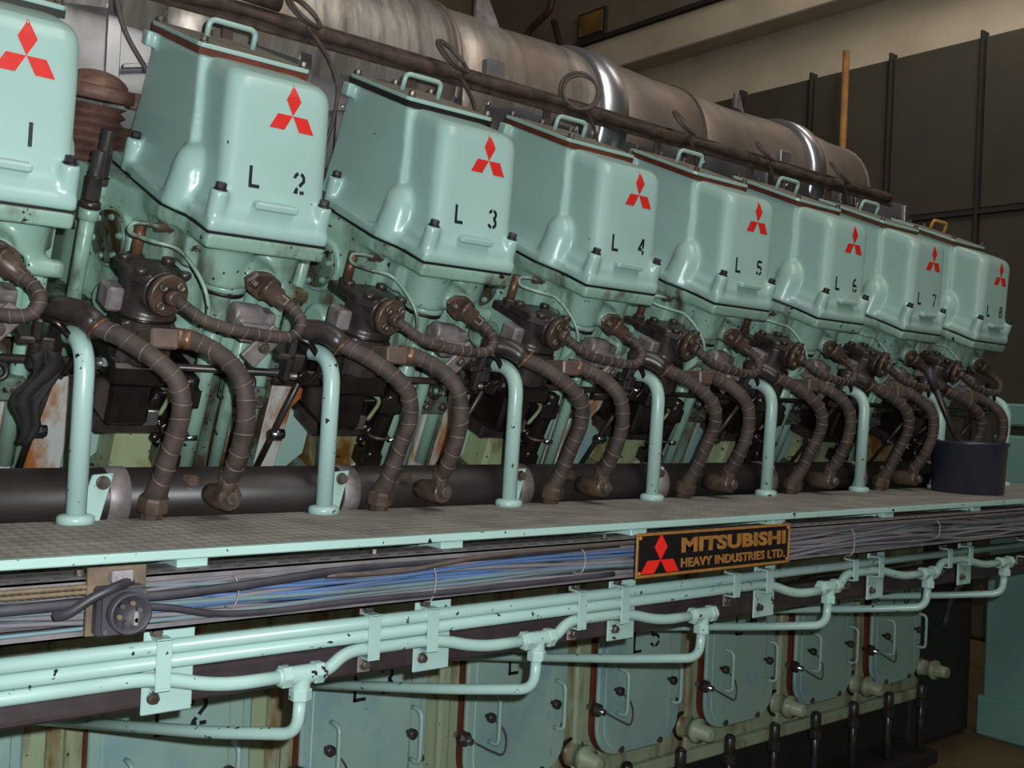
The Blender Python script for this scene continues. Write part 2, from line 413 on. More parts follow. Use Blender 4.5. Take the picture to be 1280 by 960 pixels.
part('retaining_wire', MB().tube(cat([(-.12, -.05, -.03), (-.09, -.075, -.06), (-.075, -.08, -.10), (-.09, -.085, -.135), (-.13, -.085, -.12), (-.18, -.07, -.092)]), .0028, 6), M_wire, door)
def arc(cx, cz, rx, rz, a0, a1, n=8):
    return [(cx + rx * math.cos(math.radians(a0 + (a1 - a0) * i / n)), cz + rz * math.sin(math.radians(a0 + (a1 - a0) * i / n))) for i in range(n + 1)]
GL = {
 'L': [[(.05, 1), (.05, 0)], [(-.02, .06), (.55, .06)]],
 '1': [[(.3, 1), (.3, 0)]],
 '2': [arc(.3, .7, .26, .27, 175, 105), arc(.3, .7, .26, .27, 75, -20) + [(.42, .48), (.33, .36)], [(.24, .27), (.06, .07), (.26, .07)], [(.36, .07), (.6, .07)]],
 '3': [arc(.28, .74, .24, .22, 165, 100), arc(.28, .74, .24, .22, 80, -75), arc(.28, .27, .26, .24, 75, -80), arc(.28, .27, .26, .24, -100, -165)],
 '4': [[(.46, .98), (.1, .36)], [(.0, .3), (.36, .3)], [(.46, .98), (.46, .38)], [(.46, .26), (.46, 0)]],
 '5': [[(.12, .94), (.56, .94)], [(.1, .98), (.08, .56)], arc(.28, .32, .27, .26, 130, 10), arc(.28, .32, .27, .26, -10, -85), arc(.28, .32, .27, .26, -105, -160)],
 '6': [arc(.36, .6, .3, .36, 80, 170) + [(.06, .36)], arc(.3, .28, .24, .23, 150, 20), arc(.3, .28, .24, .23, -5, -85), arc(.3, .28, .24, .23, -105, -175)],
 '7': [[(.02, .93), (.34, .93)], [(.42, .93), (.58, .93), (.44, .55)], [(.41, .46), (.26, 0)]],
 '8': [arc(.3, .74, .21, .21, 100, 260), arc(.3, .74, .21, .21, 80, -80), arc(.3, .26, .25, .24, 100, 260), arc(.3, .26, .25, .24, 80, -80)]}
def strokes(ch, x, z, h, w=.14, wx=1.0):
    """stencil strokes as flat quads in the (x, z) plane"""
    out = []
    for pl_ in GL[ch]:
        P = []
        for a, c_ in zip(pl_, pl_[1:]):
            n = max(1, int(math.dist(a, c_) / .12))
            P += [(a[0] + (c_[0] - a[0]) * i / n, a[1] + (c_[1] - a[1]) * i / n) for i in range(n)]
        P.append(pl_[-1]); L_, R_ = [], []
        for i, p in enumerate(P):
            q0, q1 = P[max(0, i - 1)], P[min(len(P) - 1, i + 1)]; d = math.dist(q0, q1) or 1
            nx, nz = -(q1[1] - q0[1]) / d, (q1[0] - q0[0]) / d
            L_.append((x + (p[0] + nx * w / 2) * h * wx, z + (p[1] + nz * w / 2) * h)); R_.append((x + (p[0] - nx * w / 2) * h * wx, z + (p[1] - nz * w / 2) * h))
        for i in range(len(P) - 1): out.append([L_[i], R_[i], R_[i + 1], L_[i + 1]])
    return out
def rhombi(cx, cz, s_, sub=4, wide=1.0):
    out = []
    for a in (90, 210, 330):
        a = math.radians(a); d = Vector((math.cos(a), math.sin(a))); g = math.radians(30)
        e1 = Vector((math.cos(a + g), math.sin(a + g))) * s_; e2 = Vector((math.cos(a - g), math.sin(a - g))) * s_
        for i in range(sub):
            for j in range(sub):
                P = [e1 * (i / sub) + e2 * (j / sub), e1 * ((i + 1) / sub) + e2 * (j / sub), e1 * ((i + 1) / sub) + e2 * ((j + 1) / sub), e1 * (i / sub) + e2 * ((j + 1) / sub)]
                out.append([(cx + p.x * wide, cz + p.y) for p in P])
    return out
def decal(quads, proj):
    m = MB()
    for q in quads: m.add([proj(a, c_) for a, c_ in q], [(0, 1, 2, 3)])
    return m
def wrap(me):
    bvh = BVHTree.FromPolygons([v.co for v in me.vertices], [p.vertices for p in me.polygons])
    def f(a, c_):
        h = bvh.ray_cast(Vector((a, -1.5, c_)), Vector((0, 1, 0)))
        return (a, min(h[0].y if h[0] else -.42, -.40) - .0012, c_)
    return f
doors = []
for k in KS:
    lab = 'blue-green crankcase door stencilled %s, %s from the left below the pipes' % (cyl_n(k), nth(k))
    if k == -1: lab = 'blue-green crankcase door cut by the left edge of the photo'
    d = door if k == -1 else dup(door, S * (k + 1), lab)
    if k == -1: door.location.x += -S; door['label'] = lab
    doors.append(d)
for k, d in zip(KS, doors):
    fl_ = lambda a, c_: (a, -.0468, c_)
    part('letter', decal(strokes('L', -.05, .075, .068), fl_), M_black, d); part('numeral', decal(strokes(str(k + 2), .03, .085, .07), fl_), M_black, d)

# ------------------------------------------------------------------ rocker covers
body = MB()
rect = lambda wx, v0, v1, u, dx=0: [BK(dx - wx, v0, u), BK(dx - wx, v1, u), BK(dx + wx, v1, u), BK(dx + wx, v0, u)]
body.loft([rect(.155, .02, .42, 0), rect(.138, .014, .40, .06), rect(.126, .008, .35, .20), rect(.122, .006, .305, .312)])
fpoly = [(-.165, .0), (-.172, .37), (-.140, .45), (-.134, .56), (.134, .56), (.140, .45), (.172, .37), (.165, .0)]
body.prism(fpoly, .0, .024, to=lambda a, c_, h: (a, -c_, h))
def rr(wx, v1, u, r, dx=0.0):
    P = [BK(dx - wx, .22, u)]
    for cx, a0 in ((-wx + r, 180), (wx - r, 90)):
        for q in range(7):
            a = math.radians(a0 - 15 * q); P.append(BK(dx + cx + r * math.cos(a), v1 - r + r * math.sin(a), u))
    return P + [BK(dx + wx, .22, u)]
body.loft([rr(.130, .553, .0, .012), rr(.125, .548, .045, .014), rr(.120, .538, .06, .02, .004), rr(.119, .522, .10, .032, .008), rr(.119, .483, .21, .036, .011), rr(.117, .458, .285, .036, .011), rr(.111, .448, .302, .036, .011), rr(.100, .432, .312, .034, .010), rr(.086, .40, .3145, .03, .008)])
for sx in (-1, 1):
    body.cyl(BK(sx * .120, .385, 0), BK(sx * .116, .385, .078), .055, .046, n=20).dome(BK(sx * .116, .385, .074), BK(0, -.3, 1), .046, n=20, h=.066)
    body.cyl(BK(sx * .116, .535, 0), BK(sx * .116, .535, .082), .021, .019)
    body.cyl(BK(sx * .150, .10, 0), BK(sx * .150, .10, .078), .021, .02)
body.box(-.15, -.11, -.05, -.012, .278, .312); body.box(.11, .15, -.05, -.012, .278, .312)
bodyme = cast(body, 'body', M_mint, .0048, 10)
for k, gm, gn in zip(KS, (M_gblack, M_gred, M_gblack, M_gred, M_gred, M_gred, M_gbrown, M_gbrown), ('black', 'red-brown', 'black', 'red-brown', 'red-brown', 'red-brown', 'brown', 'brown')):
    hn = ' and an ochre lid handle' if k == 6 else ''
    t = bank_thing('rocker_cover', 'mint rocker cover stencilled %s, %s from left, %s gasket%s' % (cyl_n(k), nth(k), gn, hn), 'engine cover', 'numbered rocker covers', k)
    link('body', bodyme, t)
    if k == -1:
        lid = MB().prism([(-.124, .004), (-.130, .012), (-.130, .302), (-.122, .312), (.122, .312), (.130, .302), (.130, .012), (.124, .004)], .326, .335, to=lambda a, c_, h: (a, -c_, h)).mesh('lid', M_mint, .0015)
        top = MB().prism([(-.126, .010), (-.126, .300), (-.120, .306), (.120, .306), (.126, .300), (.126, .010)], .3345, .3362, to=lambda a, c_, h: (a, -c_, h)).mesh('lid_top', M_dust)
        gsk = MB().prism([(-.127, .006), (-.127, .309), (.127, .309), (.127, .006)], .311, .326, to=lambda a, c_, h: (a, -c_, h))
        hnd = MB().tube(fillet([BK(-.055, .15, .334), BK(-.055, .15, .378), BK(.055, .15, .378), BK(.055, .15, .334)], .016), .0065, 10)
        lbm = MB().bolt((0, 0, 0), (0, 0, 1), .0085, .014).mesh('lid_bolt', M_bolt, .001)
        bar = MB().box(-.045, .050, -.560, -.535, .058, .074).mesh('name_bar', M_mint, .004)
        fbm = MB().bolt((0, 0, 0), (0, 0, 1), .0115, .016).mesh('cover_bolt', M_dbolt, .0015)
    link('lid', lid, t); link('lid_top', top, t)
    part('lid_gasket', gsk, gm, t); part('lid_handle', hnd, M_ochre if k == 6 else M_mint, t)
    link('name_bar', bar, t)
    for px, pv in ((-.115, .298), (.115, .298), (-.115, .018), (.115, .018), (0, .018)):
        o = link('lid_bolt', lbm, t); o.location = BK(px, pv, .335)
    for px, pv, pu in ((-.116, .535, .081), (.116, .535, .081), (-.150, .10, .077), (.150, .10, .077)):
        o = link('cover_bolt', fbm, t); o.location = BK(px, pv, pu)
    if k == -1: wf = wrap(bodyme)
    part('emblem', decal(rhombi(.032, .247, .0345, 5, .98), wf), M_red, t)
    part('letter', decal(strokes('L', -.054, .096, .041, .17), wf), M_black, t); part('numeral', decal(strokes(str(k + 2), .045 if k >= 0 else .035, .098, .041, .17), wf), M_black, t)

# ------------------------------------------------------------------ cylinder heads
hd = MB()
hd.prism(fpoly, -.036, -.004, to=lambda a, c_, h: (a, -c_, h))
hd.prism([(-.245, -.06), (-.245, .03), (-.168, .28), (-.150, .40), (.150, .40), (.165, .28), (.165, -.06)], -.30, -.030, to=lambda a, c_, h: (a, -c_, h))
hd.prism([(-.242, -.06), (-.242, .03), (-.168, .27), (.165, .27), (.165, -.06)], -.20, -.012, to=lambda a, c_, h: (a, -c_, h))
hd.cyl(BK(-.050, .475, -.03), BK(-.050, .475, -.128), .056, .054, n=20)
hd.cyl(BK(.070, .455, -.03), BK(.070, .455, -.110), .056, .052, n=20)
hd.cyl(BK(.018, .46, -.085), BK(.018, .545, -.100), .034, .030, n=18)
hd.cyl(BK(.075, .50, -.128), BK(.145, .50, -.130), .019, n=16)
hd.box(-.13, .13, -.46, -.3, -.11, -.03)
hd.box(-.06, .10, -.44, -.3, -.30, -.10)
headme = cast(hd, 'head_casting', M_head, .0065, 6)
mseam = MB().prism([(a * .985, c_ * .985 + .003) for a, c_ in fpoly], -.005, .001, to=lambda a, c_, h: (a, -c_, h)).mesh('seam_gasket', M_gblack)
TH = math.radians(72); dn = Vector((-math.sin(TH), -math.cos(TH), 0))
def disc_xy(r, off): return Vector((-.192, -.205, -.130)) + dn * off
plate_ = MB().lathe(disc_xy(0, -.03), dn, [(.072, 0), (.072, .038), (.066, .042)], 28).mesh('plate_seat', M_head, .002)
plate2 = MB().lathe(disc_xy(0, .008), dn, [(.060, 0), (.060, .010), (.056, .013)], 28).mesh('blind_plate', M_deck)
pbm = MB().bolt((0, 0, 0), dn, .006, .008).mesh('plate_bolt', M_head)
lug = MB().lathe(Vector((-.185, -.28, -.250)), dn, [(.036, -.03), (.040, .035), (.030, .045)], 20).mesh('water_lug', M_head, .002)
rods = [MB().cyl(BK(-.040, .475, -.125), BK(-.040, .475, -.60), .021).mesh('push_rod_tube', M_head), MB().cyl(BK(.040, .455, -.11), BK(.040, .455, -.60), .016).mesh('push_rod_tube', M_head),
        MB().cyl(BK(.115, .43, -.10), BK(.115, .43, -.58), .018).mesh('push_rod_tube', M_head)]
collar = MB().lathe(BK(-.040, .475, -.140), (0, 0, 1), [(.046, 0), (.050, .004), (.050, .012), (.046, .016)], 20).mesh('tube_collar', M_head)
collar2 = MB().lathe(BK(-.040, .475, -.146), (0, 0, 1), [(.047, 0), (.047, .007)], 20).mesh('collar_seal', M_gblack)
stm = MB().cyl((0, 0, -.05), (0, 0, .120), .0135).mesh('head_stud', M_dbolt)
snm = MB().cyl((0, 0, -.005), (0, 0, .012), .022, n=18).hexa((0, 0, .012), (0, 0, .068), .0185).mesh('stud_nut', M_oil, .003)
wsm = MB().cyl((0, 0, -.25), (0, 0, -.028), .016, n=18).cyl((0, 0, -.03), (0, 0, -.005), .021, n=18).mesh('stud_boss', M_head, .002)
for k in KS:
    t = bank_thing('cylinder_head', 'mint green cylinder head under the %s rocker cover from the left' % nth(k), 'engine part', 'cylinder heads', k)
    link('head_casting', headme, t); link('seam_gasket', mseam, t); link('plate_seat', plate_, t)
    o = link('blind_plate', plate2, t)
    d_, u_, w_ = MB().frame(dn)
    for i in range(6):
        a = math.radians(60 * i + 20); q = link('plate_bolt', pbm, o); q.location = disc_xy(0, .02) + (u_ * math.cos(a) + w_ * math.sin(a)) * .048
    link('water_lug', lug, t)
    for r_ in rods: link('push_rod_tube', r_, t)
    link('tube_collar', collar, t); link('collar_seal', collar2, t)
    for sx, v, uu in ((-.222, .13, -.03), (.247, .262, -.055), (.225, .0, -.03)):
        q = link('head_stud', stm, t); q.location = BK(sx, v, uu); link('stud_nut', snm, q); link('stud_boss', wsm, q)

# ------------------------------------------------------------------ injector connection on each head
ip = bank_thing('injector_pipe', '', 'pipe', 'injector pipes below the covers')
dj = (BK(.065, .60, -.128) - BK(.012, .545, -.098)).normalized()
p0 = BK(.010, .545, -.100)
fl2 = MB(); _d, _u, _w = fl2.frame(dj)
poly = [(-.046, 0), (-.030, .022), (0, .031), (.030, .022), (.046, 0), (.030, -.022), (0, -.031), (-.030, -.022)]
fl2.prism(poly, 0, .014, to=lambda a, c_, h: p0 + dj * h + Vector((1, 0, -.25)).normalized() * a + Vector((.25, 0, 1)).normalized() * c_)
part('flange', fl2, M_brown, ip, .003, 'brown diamond flange')
for sx in (-1, 1): part('flange_bolt', MB().bolt(p0 + dj * .012 + Vector((1, 0, -.25)).normalized() * sx * .033, dj, .009, .014), M_bolt, ip, .001)
part('nozzle_holder', MB().lathe(p0 + dj * .012, dj, [(.025, 0), (.025, .010), (.021, .012), (.021, .036), (.016, .040), (.016, .055)], 18), M_brown, ip)
part('cap_nut', MB().hexa(p0 + dj * .050, p0 + dj * .072, .017), M_bolt, ip, .002)
tip = p0 + dj * .071
pth = cat([tip, tip + dj * .02, BK(.078, .628, -.150), BK(.062, .640, -.176), BK(.02, .640, -.182), BK(-.06, .640, -.176), BK(-.125, .632, -.166), BK(-.165, .612, -.148), BK(-.190, .585, -.134)], 7)
part('wrapped_pipe', MB().tube(pth, .0125, 10), M_hose, ip)
def wraps(pts, r, step, wire=.0016, jit=.3):
    m = MB(); acc = 0
    for a, c_ in zip(pts, pts[1:]):
        acc += (c_ - a).length
        if acc > step * (1 + random.uniform(-jit, jit)):
            acc = 0; m.ring(c_, (c_ - a) + Vector([random.uniform(-.3, .3) * (c_ - a).length for _ in range(3)]), r, wire, 14, 5)
    return m
part('binding_wire', wraps(pth, .0125, .02), M_wrap, ip, stuff=True)
# ------------------------------------------------------------------ fuel pumps
fp = bank_thing('fuel_pump', '', 'pump', 'oily fuel pumps')
pb = MB(); pc = BK(-.205, .50, 0)
pb.cyl(pc + BK(0, 0, -.125), pc + BK(0, 0, -.30), .056, n=24)
pb.cyl(pc + BK(0, 0, -.195), pc + BK(0, 0, -.30), .062, n=24)
pb.box(-.262, -.15, -.545, -.455, -.30, -.21)
pb.cyl(BK(-.205, .50, -.137), BK(-.198, .565, -.137), .044, n=22)
part('pump_body', cast(pb, 'pump_body', M_oil, .0045, 3), M_oil, fp)
pf = MB().prism([(-.268, .44), (-.268, .53), (-.235, .565), (-.175, .565), (-.142, .53), (-.142, .46), (-.17, .435)], -.128, -.104, to=lambda a, c_, h: (a, -c_, h))
part('top_flange', pf, M_oil, fp, .004)
for bx, bv in ((-.250, .458), (-.158, .452), (-.156, .545), (-.245, .548)):
    part('flange_bolt', MB().cyl(BK(bx, bv, -.106), BK(bx, bv, -.094), .0135, n=14), M_oil, fp, .002)
dd = (BK(-.02, 1, .0)).normalized(); dd = Vector((.25, -1, .05)).normalized()
q = part('delivery_flange', MB().lathe(BK(-.196, .566, -.137), dd, [(.043, 0), (.043, .014), (.040, .017)], 28), M_brown, fp, label='brown round flange with four screws')
_, du, dw = MB().frame(dd)
for i in range(4):
    a = math.radians(45 + 90 * i); c0 = BK(-.196, .566, -.137) + (du * math.cos(a) + dw * math.sin(a)) * .028 + dd * .016
    part('socket_screw', MB().lathe(c0, dd, [(.0095, 0), (.0095, .007), (.006, .007), (.006, .003)], 12), M_bolt, q)
part('outlet_boss', MB().lathe(BK(-.196, .566, -.137) + dd * .015, dd, [(.018, 0), (.016, .02), (.0135, .024)], 16), M_brown, q)
part('barrel_ring', MB().lathe(pc + BK(0, 0, -.205), (0, 0, 1), [(.0635, 0), (.065, .003), (.0635, .006)], 24), M_oil2, fp)
part('lever_housing', MB().box(-.290, -.255, -.52, -.46, -.20, -.15), M_zinc, fp, .006, 'pale worn housing on the pump side')
part('pump_base', MB().box(-.27, -.14, -.56, -.40, -.345, -.295).box(-.25, -.16, -.52, -.36, -.45, -.34), M_oil2, fp, .008)
rb = part('drain_rod', MB().cyl(BK(-.185, .335, -.14), BK(-.185, .335, -.055), .0125, n=14), M_copper, fp, label='coppery vertical rod behind the pump')
part('rod_nut', MB().hexa(BK(-.185, .335, -.150), BK(-.185, .335, -.125), .02), M_oil, rb, .002)
part('rod_block', MB().box(-.215, -.16, -.47, -.30, -.165, -.14), M_oil, rb, .004)
# small light leak-off line with unions
lk = bank_thing('leak_off_line', '', 'pipe', 'thin leak-off lines')
part('thin_pipe', MB().tube(cat([BK(-.165, .40, -.045), BK(-.20, .41, -.040), BK(-.225, .40, -.045), BK(-.235, .42, -.06), BK(-.20, .46, -.062), BK(-.155, .48, -.066), BK(-.125, .52, -.095), BK(-.105, .55, -.135), BK(-.09, .545, -.19), BK(-.092, .50, -.25)]), .0042, 8), M_head, lk)
part('union_nut', MB().hexa(BK(-.178, .40, -.046), BK(-.145, .39, -.046), .011), M_brown, lk, .001)
part('union_nut', MB().hexa(BK(-.150, .392, -.046), BK(-.130, .386, -.046), .014), M_brown, lk, .001)
# ------------------------------------------------------------------ supply hoses
ha = thing('fuel_hose', '', 'hose', (S * 0, 0, 0), group='wrapped return hoses from the pump elbows')
pa = cat([WZ(.618, 1.985, .098), WZ(.665, 1.955, .075), WZ(.71, 1.925, .042), WZ(.752, 1.912, .002), WZ(.768, 1.918, -.055), WZ(.764, 1.945, -.12), WZ(.758, 1.975, -.19), WZ(.755, 2.005, -.235)], 8)
part('hose', MB().tube(pa, lambda t: .0185 if t < .85 else .0185 + .006 * (t - .85) / .15, 12), M_hose, ha)
part('binding_wire', wraps(pa, .0188, .03), M_wrap, ha, stuff=True)
el = part('elbow', MB().tube(fillet([WZ(.555, 2.06, .125), WZ(.60, 2.015, .125), WZ(.632, 1.982, .090)], .03), .024, 14), M_oil, ha)
part('copper_band', MB().ring(WZ(.628, 1.984, .092), (.5, -.4, -.6), .0225, .004, 18, 6), M_copper, el)
part('foot_union', MB().lathe(WZ(.755, 2.0, -.225), (0, .25, -1), [(.026, 0), (.03, .006), (.03, .03), (.022, .034), (.022, .06)], 8, False), M_brown, ha)
hb = thing('fuel_hose', '', 'hose', (0, 0, 0), group='wrapped supply hoses from the pump blocks')
pbh = cat([WZ(.765, 1.975, .085), WZ(.80, 1.955, .080), WZ(.842, 1.915, .052), WZ(.872, 1.888, .008), WZ(.886, 1.89, -.055), WZ(.887, 1.91, -.12), WZ(.888, 1.94, -.17), WZ(.888, 1.955, -.19)], 8)
part('hose', MB().tube(pbh, .0185, 12), M_hose, hb)
part('binding_wire', wraps(pbh, .0188, .03), M_wrap, hb, stuff=True)
bk = part('inlet_block', MB().box(.706, .760, 1.925, 2.0, .060 + H, .098 + H), M_block, hb, .004)
part('copper_sleeve', MB().lathe(WZ(.764, 1.976, .085), (.9, -.45, -.1), [(.016, 0), (.0205, .002), (.0205, .02), (.0175, .022), (.0205, .026), (.0205, .038)], 14), M_copper, bk)
part('foot_union', MB().hexa(WZ(.888, 1.952, -.175), WZ(.888, 1.962, -.215), .021), M_brown, hb, .002)
bj = part('banjo_fitting', MB().lathe(WZ(.888, 2.04, -.228), (0, -1, 0), [(.022, 0), (.026, .03), (.026, .09), (.022, .096)], 18), M_brown, hb)
part('banjo_bolt', MB().hexa(WZ(.888, 1.945, -.228), WZ(.888, 1.93, -.228), .015), M_bolt, bj, .002)
# ------------------------------------------------------------------ rack linkage, brackets, drive housing at each cylinder
br = bank_thing('pipe_bracket', '', 'bracket', 'pale bolted pipe brackets')
mt = Matrix.Translation(BK(.028, .585, -.222)) @ Matrix.Rotation(math.radians(38), 4, 'Y')
part('bracket_plate', MB().box(-.022, .022, -.006, .006, -.05, .045, mt), M_zinc, br, .003)
part('bracket_bolt', MB().bolt(mt @ Vector((0, -.006, -.005)), (0, -1, 0), .0105, .014), M_bolt, br, .001)
part('clamp_half', cast(MB().cyl(BK(-.035, .53, -.175), BK(.03, .53, -.178), .026, n=18).box(-.02, .05, -.57, -.45, -.225, -.185).box(.02, .06, -.55, -.5, -.20, -.165), 'clamp_half', M_zinc, .005, 4), M_zinc, br)
part('clamp_arm', MB().box(.06, .10, -.60, -.50, -.25, -.235).box(.085, .10, -.60, -.57, -.30, -.20), M_oil, br, .004)
lk2 = bank_thing('rack_linkage', '', 'linkage', 'oily fuel rack linkages')
part('rack_lever', MB().box(.122, .148, -.57, -.55, -.30, -.17).cyl(BK(.135, .55, -.20), BK(.135, .595, -.20), .014).cyl(BK(.135, .55, -.29), BK(.135, .60, -.29), .016), M_oil2, lk2, .002)
part('spring_link', MB().tube(cat([BK(.10, .58, -.20), BK(.13, .60, -.21), BK(.165, .60, -.26), BK(.15, .59, -.31)]), .007, 8), M_oil2, lk2)
part('lever_pin', MB().cyl(BK(.10, .585, -.29), BK(.17, .585, -.29), .008, n=10), M_bolt, lk2)
part('link_clevis', MB().box(.10, .125, -.60, -.57, -.275, -.235), M_oil, lk2, .003)
part('hanging_rod', MB().cyl(BK(.142, .57, -.30), BK(.125, .50, -.56), .007, n=8), M_oil, lk2)
part('rod_joint', MB().cyl(BK(.125, .525, -.46), BK(.158, .525, -.46), .012, n=12), M_steel, lk2)
hs = bank_thing('pump_drive_housing', '', 'housing', 'oily black drive housings')
bx = MB().box(-.235, -.035, -.47, -.30, -.465, -.35).cyl(BK(-.21, .46, -.42), BK(-.21, .49, -.42), .028).cyl(BK(-.10, .47, -.47), BK(-.10, .50, -.47), .024).box(-.17, -.12, -.485, -.44, -.46, -.40).cyl(BK(-.06, .47, -.41), BK(-.06, .49, -.41), .026)
part('housing', cast(bx, 'housing', M_oil2, .006, 2), M_oil2, hs)
for bx_, bu in ((-.205, -.45), (-.125, -.49), (-.075, -.385), (-.155, -.39)):
    part('cap_nut', MB().dome(BK(bx_, .485, bu), BK(0, 1, 0), .012, 12, 4), M_oil2, hs)
part('inspection_glass', MB().box(-.158, -.128, -.492, -.48, -.462, -.425), M_shine, hs, .002, 'small pale shiny plate')
part('housing_foot', MB().box(-.245, -.03, -.455, -.30, -.50, -.462), M_oil, hs, .006)
part('mounting_block', MB().box(-.19, -.05, -.44, -.28, -.63, -.50), M_yellow, hs, .012, 'yellowed green mounting block')
part('drain_elbow', MB().ring(BK(-.085, .445, -.60), BK(0, 1, 0), .02, .008, 16, 6), M_frame, hs)
part('guide_bar', MB().box(.062, .085, -.42, -.36, -.66, -.34), M_rustplate, hs, .004)
part('guide_bar', MB().box(.135, .16, -.42, -.36, -.66, -.36), M_deck, hs, .004)
rtl = bank_thing('return_line', '', 'pipe', 'short pale return lines')
part('thin_pipe', MB().tube(cat([BK(-.23, .50, -.335), BK(-.19, .53, -.340), BK(-.15, .535, -.350), BK(-.128, .525, -.375), BK(-.130, .50, -.43)]), .005, 8), M_yellow, rtl)
part('union_nut', MB().hexa(BK(-.245, .49, -.334), BK(-.222, .505, -.336), .011), M_steel, rtl, .001)
ff = bank_thing('oil_filter_tube', '', 'pipe', 'greasy upright tubes')
part('tube', cast(MB().cyl(BK(-.085, .515, -.33), BK(-.095, .49, -.60), .021, .026).box(-.12, -.06, -.53, -.45, -.40, -.36).box(-.115, -.07, -.52, -.45, -.56, -.52), 'tube', M_oil2, .005, 3), M_oil2, ff)
part('hose_clip', MB().ring(BK(-.089, .503, -.47), BK(0, -.05, 1), .026, .004, 18, 6), M_brown, ff)
part('clip_screw', MB().cyl(BK(-.075, .53, -.47), BK(-.05, .53, -.47), .006, n=10), M_steel, ff)
fg = bank_thing('follower_guide', '', 'guide', 'bolted follower guides')
part('guide_block', MB().box(.035, .125, -.47, -.40, -.425, -.375), M_deck, fg, .006)
for bx_ in (.055, .105): part('guide_bolt', MB().bolt(BK(bx_, .47, -.40), (0, -1, 0), .010, .014), M_bolt, fg, .001)
part('ring_cap', MB().ring(BK(.065, .478, -.355), BK(0, 1, .3), .016, .006, 18, 6), M_oil, fg)
part('strip_plate', MB().box(.09, .13, -.43, -.40, -.62, -.43), M_rustplate, fg, .003)
part('strip_bolt', MB().bolt(BK(.11, .43, -.48), (0, -1, 0), .008, .012), M_steel, fg, .001)
part('strip_bolt', MB().bolt(BK(.108, .43, -.55), (0, -1, 0), .008, .012), M_bolt, fg, .001)
sp = bank_thing('side_plate', '', 'plate', 'plates between the cylinders')
part('plate', MB().prism([(.185, -.385), (.292, -.385), (.285, -.44), (.262, -.47), (.255, -.64), (.180, -.64)], .33, .352, to=lambda a, c_, h: (a, -h, c_)), M_rustplate, sp, .004)
part('gusset', MB().prism([(.262, -.47), (.33, -.53), (.33, -.60), (.29, -.64), (.255, -.64)], .31, .345, to=lambda a, c_, h: (a, -h, c_)), M_door, sp, .004)
part('top_pipe', MB().cyl(BK(.15, .42, -.36), BK(.33, .42, -.36), .02, n=12), M_oil, sp)
for P, lab in ((ip, 'wrapped injector pipe curling below the %s rocker cover from the left'), (fp, 'oily black fuel pump at the lower left of the %s rocker cover'), (lk, 'thin pale leak-off line above the fuel pump of the %s rocker cover'),
               (ha, 'wrapped hose bending down from the elbow left of the %s fuel pump'), (hb, 'wrapped hose bending down from the square block below the %s fuel pump'),
               (br, 'pale bolted bracket under the injector of the %s rocker cover'), (lk2, 'oily black lever linkage at the lower right of the %s rocker cover'),
               (hs, 'oily black drive housing under the %s fuel pump from the left'), (rtl, 'short pale return line under the %s fuel pump from the left'), (ff, 'greasy black upright tube beside the %s drive housing from the left'), (fg, 'bolted follower guide low under the %s rocker cover from the left'), (sp, 'rust-streaked plate low on the engine right of the %s rocker cover')):
    for k in KS:
        if k: dup(P, S * k, lab % nth(k))
    P['label'] = lab % nth(0)
# odd small cylinder-side details
sh = thing('control_shaft', 'long thin shiny control shaft running along the engine behind the standing pipes', 'shaft', BO, BROT)
part('shaft', MB().cyl(BK(-.3, .50, -.318), BK(4.2, .50, -.318), .0085, n=10), M_oil, sh)
for k in KS:
    xx = XC + S * k
    part('coupling', MB().cyl(BK(xx - .29, .50, -.318), BK(xx - .235, .50, -.318), .012, n=12).hexa(BK(xx - .275, .50, -.318), BK(xx - .255, .50, -.318), .017), M_steel, sh)

# ------------------------------------------------------------------ fuel manifold
mf = thing('fuel_manifold', 'long black manifold pipe lying behind the standing pipes', 'pipe', (0, 0, 0))
part('pipe', MB().cyl(WZ(-.7, 2.10, -.235), WZ(4.25, 2.10, -.235), .058, n=24), M_manif, mf)
for k in KS:
    xx = S * k
    c = part('clamp_plate', MB().prism([(.645, -.185), (.685, -.182), (.655, -.30), (.608, -.30)], 2.026, 2.036, to=lambda a, c_, h: WZ(a + xx, h, c_)), M_pipe, mf, .002)
    part('clamp_bolt', MB().bolt(WZ(.664 + xx, 2.026, -.20), (0, -1, 0), .011, .014), M_bolt, c, .001)
    part('clamp_band', MB().lathe(WZ(.685 + xx, 2.10, -.235), (1, 0, 0), [(.0595, 0), (.0605, .001), (.0605, .04), (.0595, .041)], 24), M_zinc, c)
    part('branch_boss', MB().cyl(WZ(.845 + xx, 2.10, -.205), WZ(.845 + xx, 2.03, -.20), .017, .012, n=12), M_brown, mf)

# ------------------------------------------------------------------ bent standing pipes
st = thing('standing_pipe', '', 'pipe', WZ(.609, 2.0, -.272), group='bent mint pipes standing on the walkway')
part('pipe', MB().tube(fillet([(0, 0, 0), (0, -.01, .345), (-.012, .20, .360)], .075, 10), .0185, 16), M_pipe, st)
part('base_collar', MB().lathe((0, 0, -.002), (0, 0, 1), [(.034, 0), (.034, .014), (.029, .018), (.022, .02)], 18), M_pipe, st)
part('socket_below', MB().cyl((0, 0, -.012), (0, 0, -.16), .024, n=14), M_pipe, st)
for k in range(0, 8):
    lab = 'bent mint pipe standing on the walkway, %s of eight from the left' % ORD[k]
    if k: dup(st, S * k, lab)
    else: st['label'] = lab

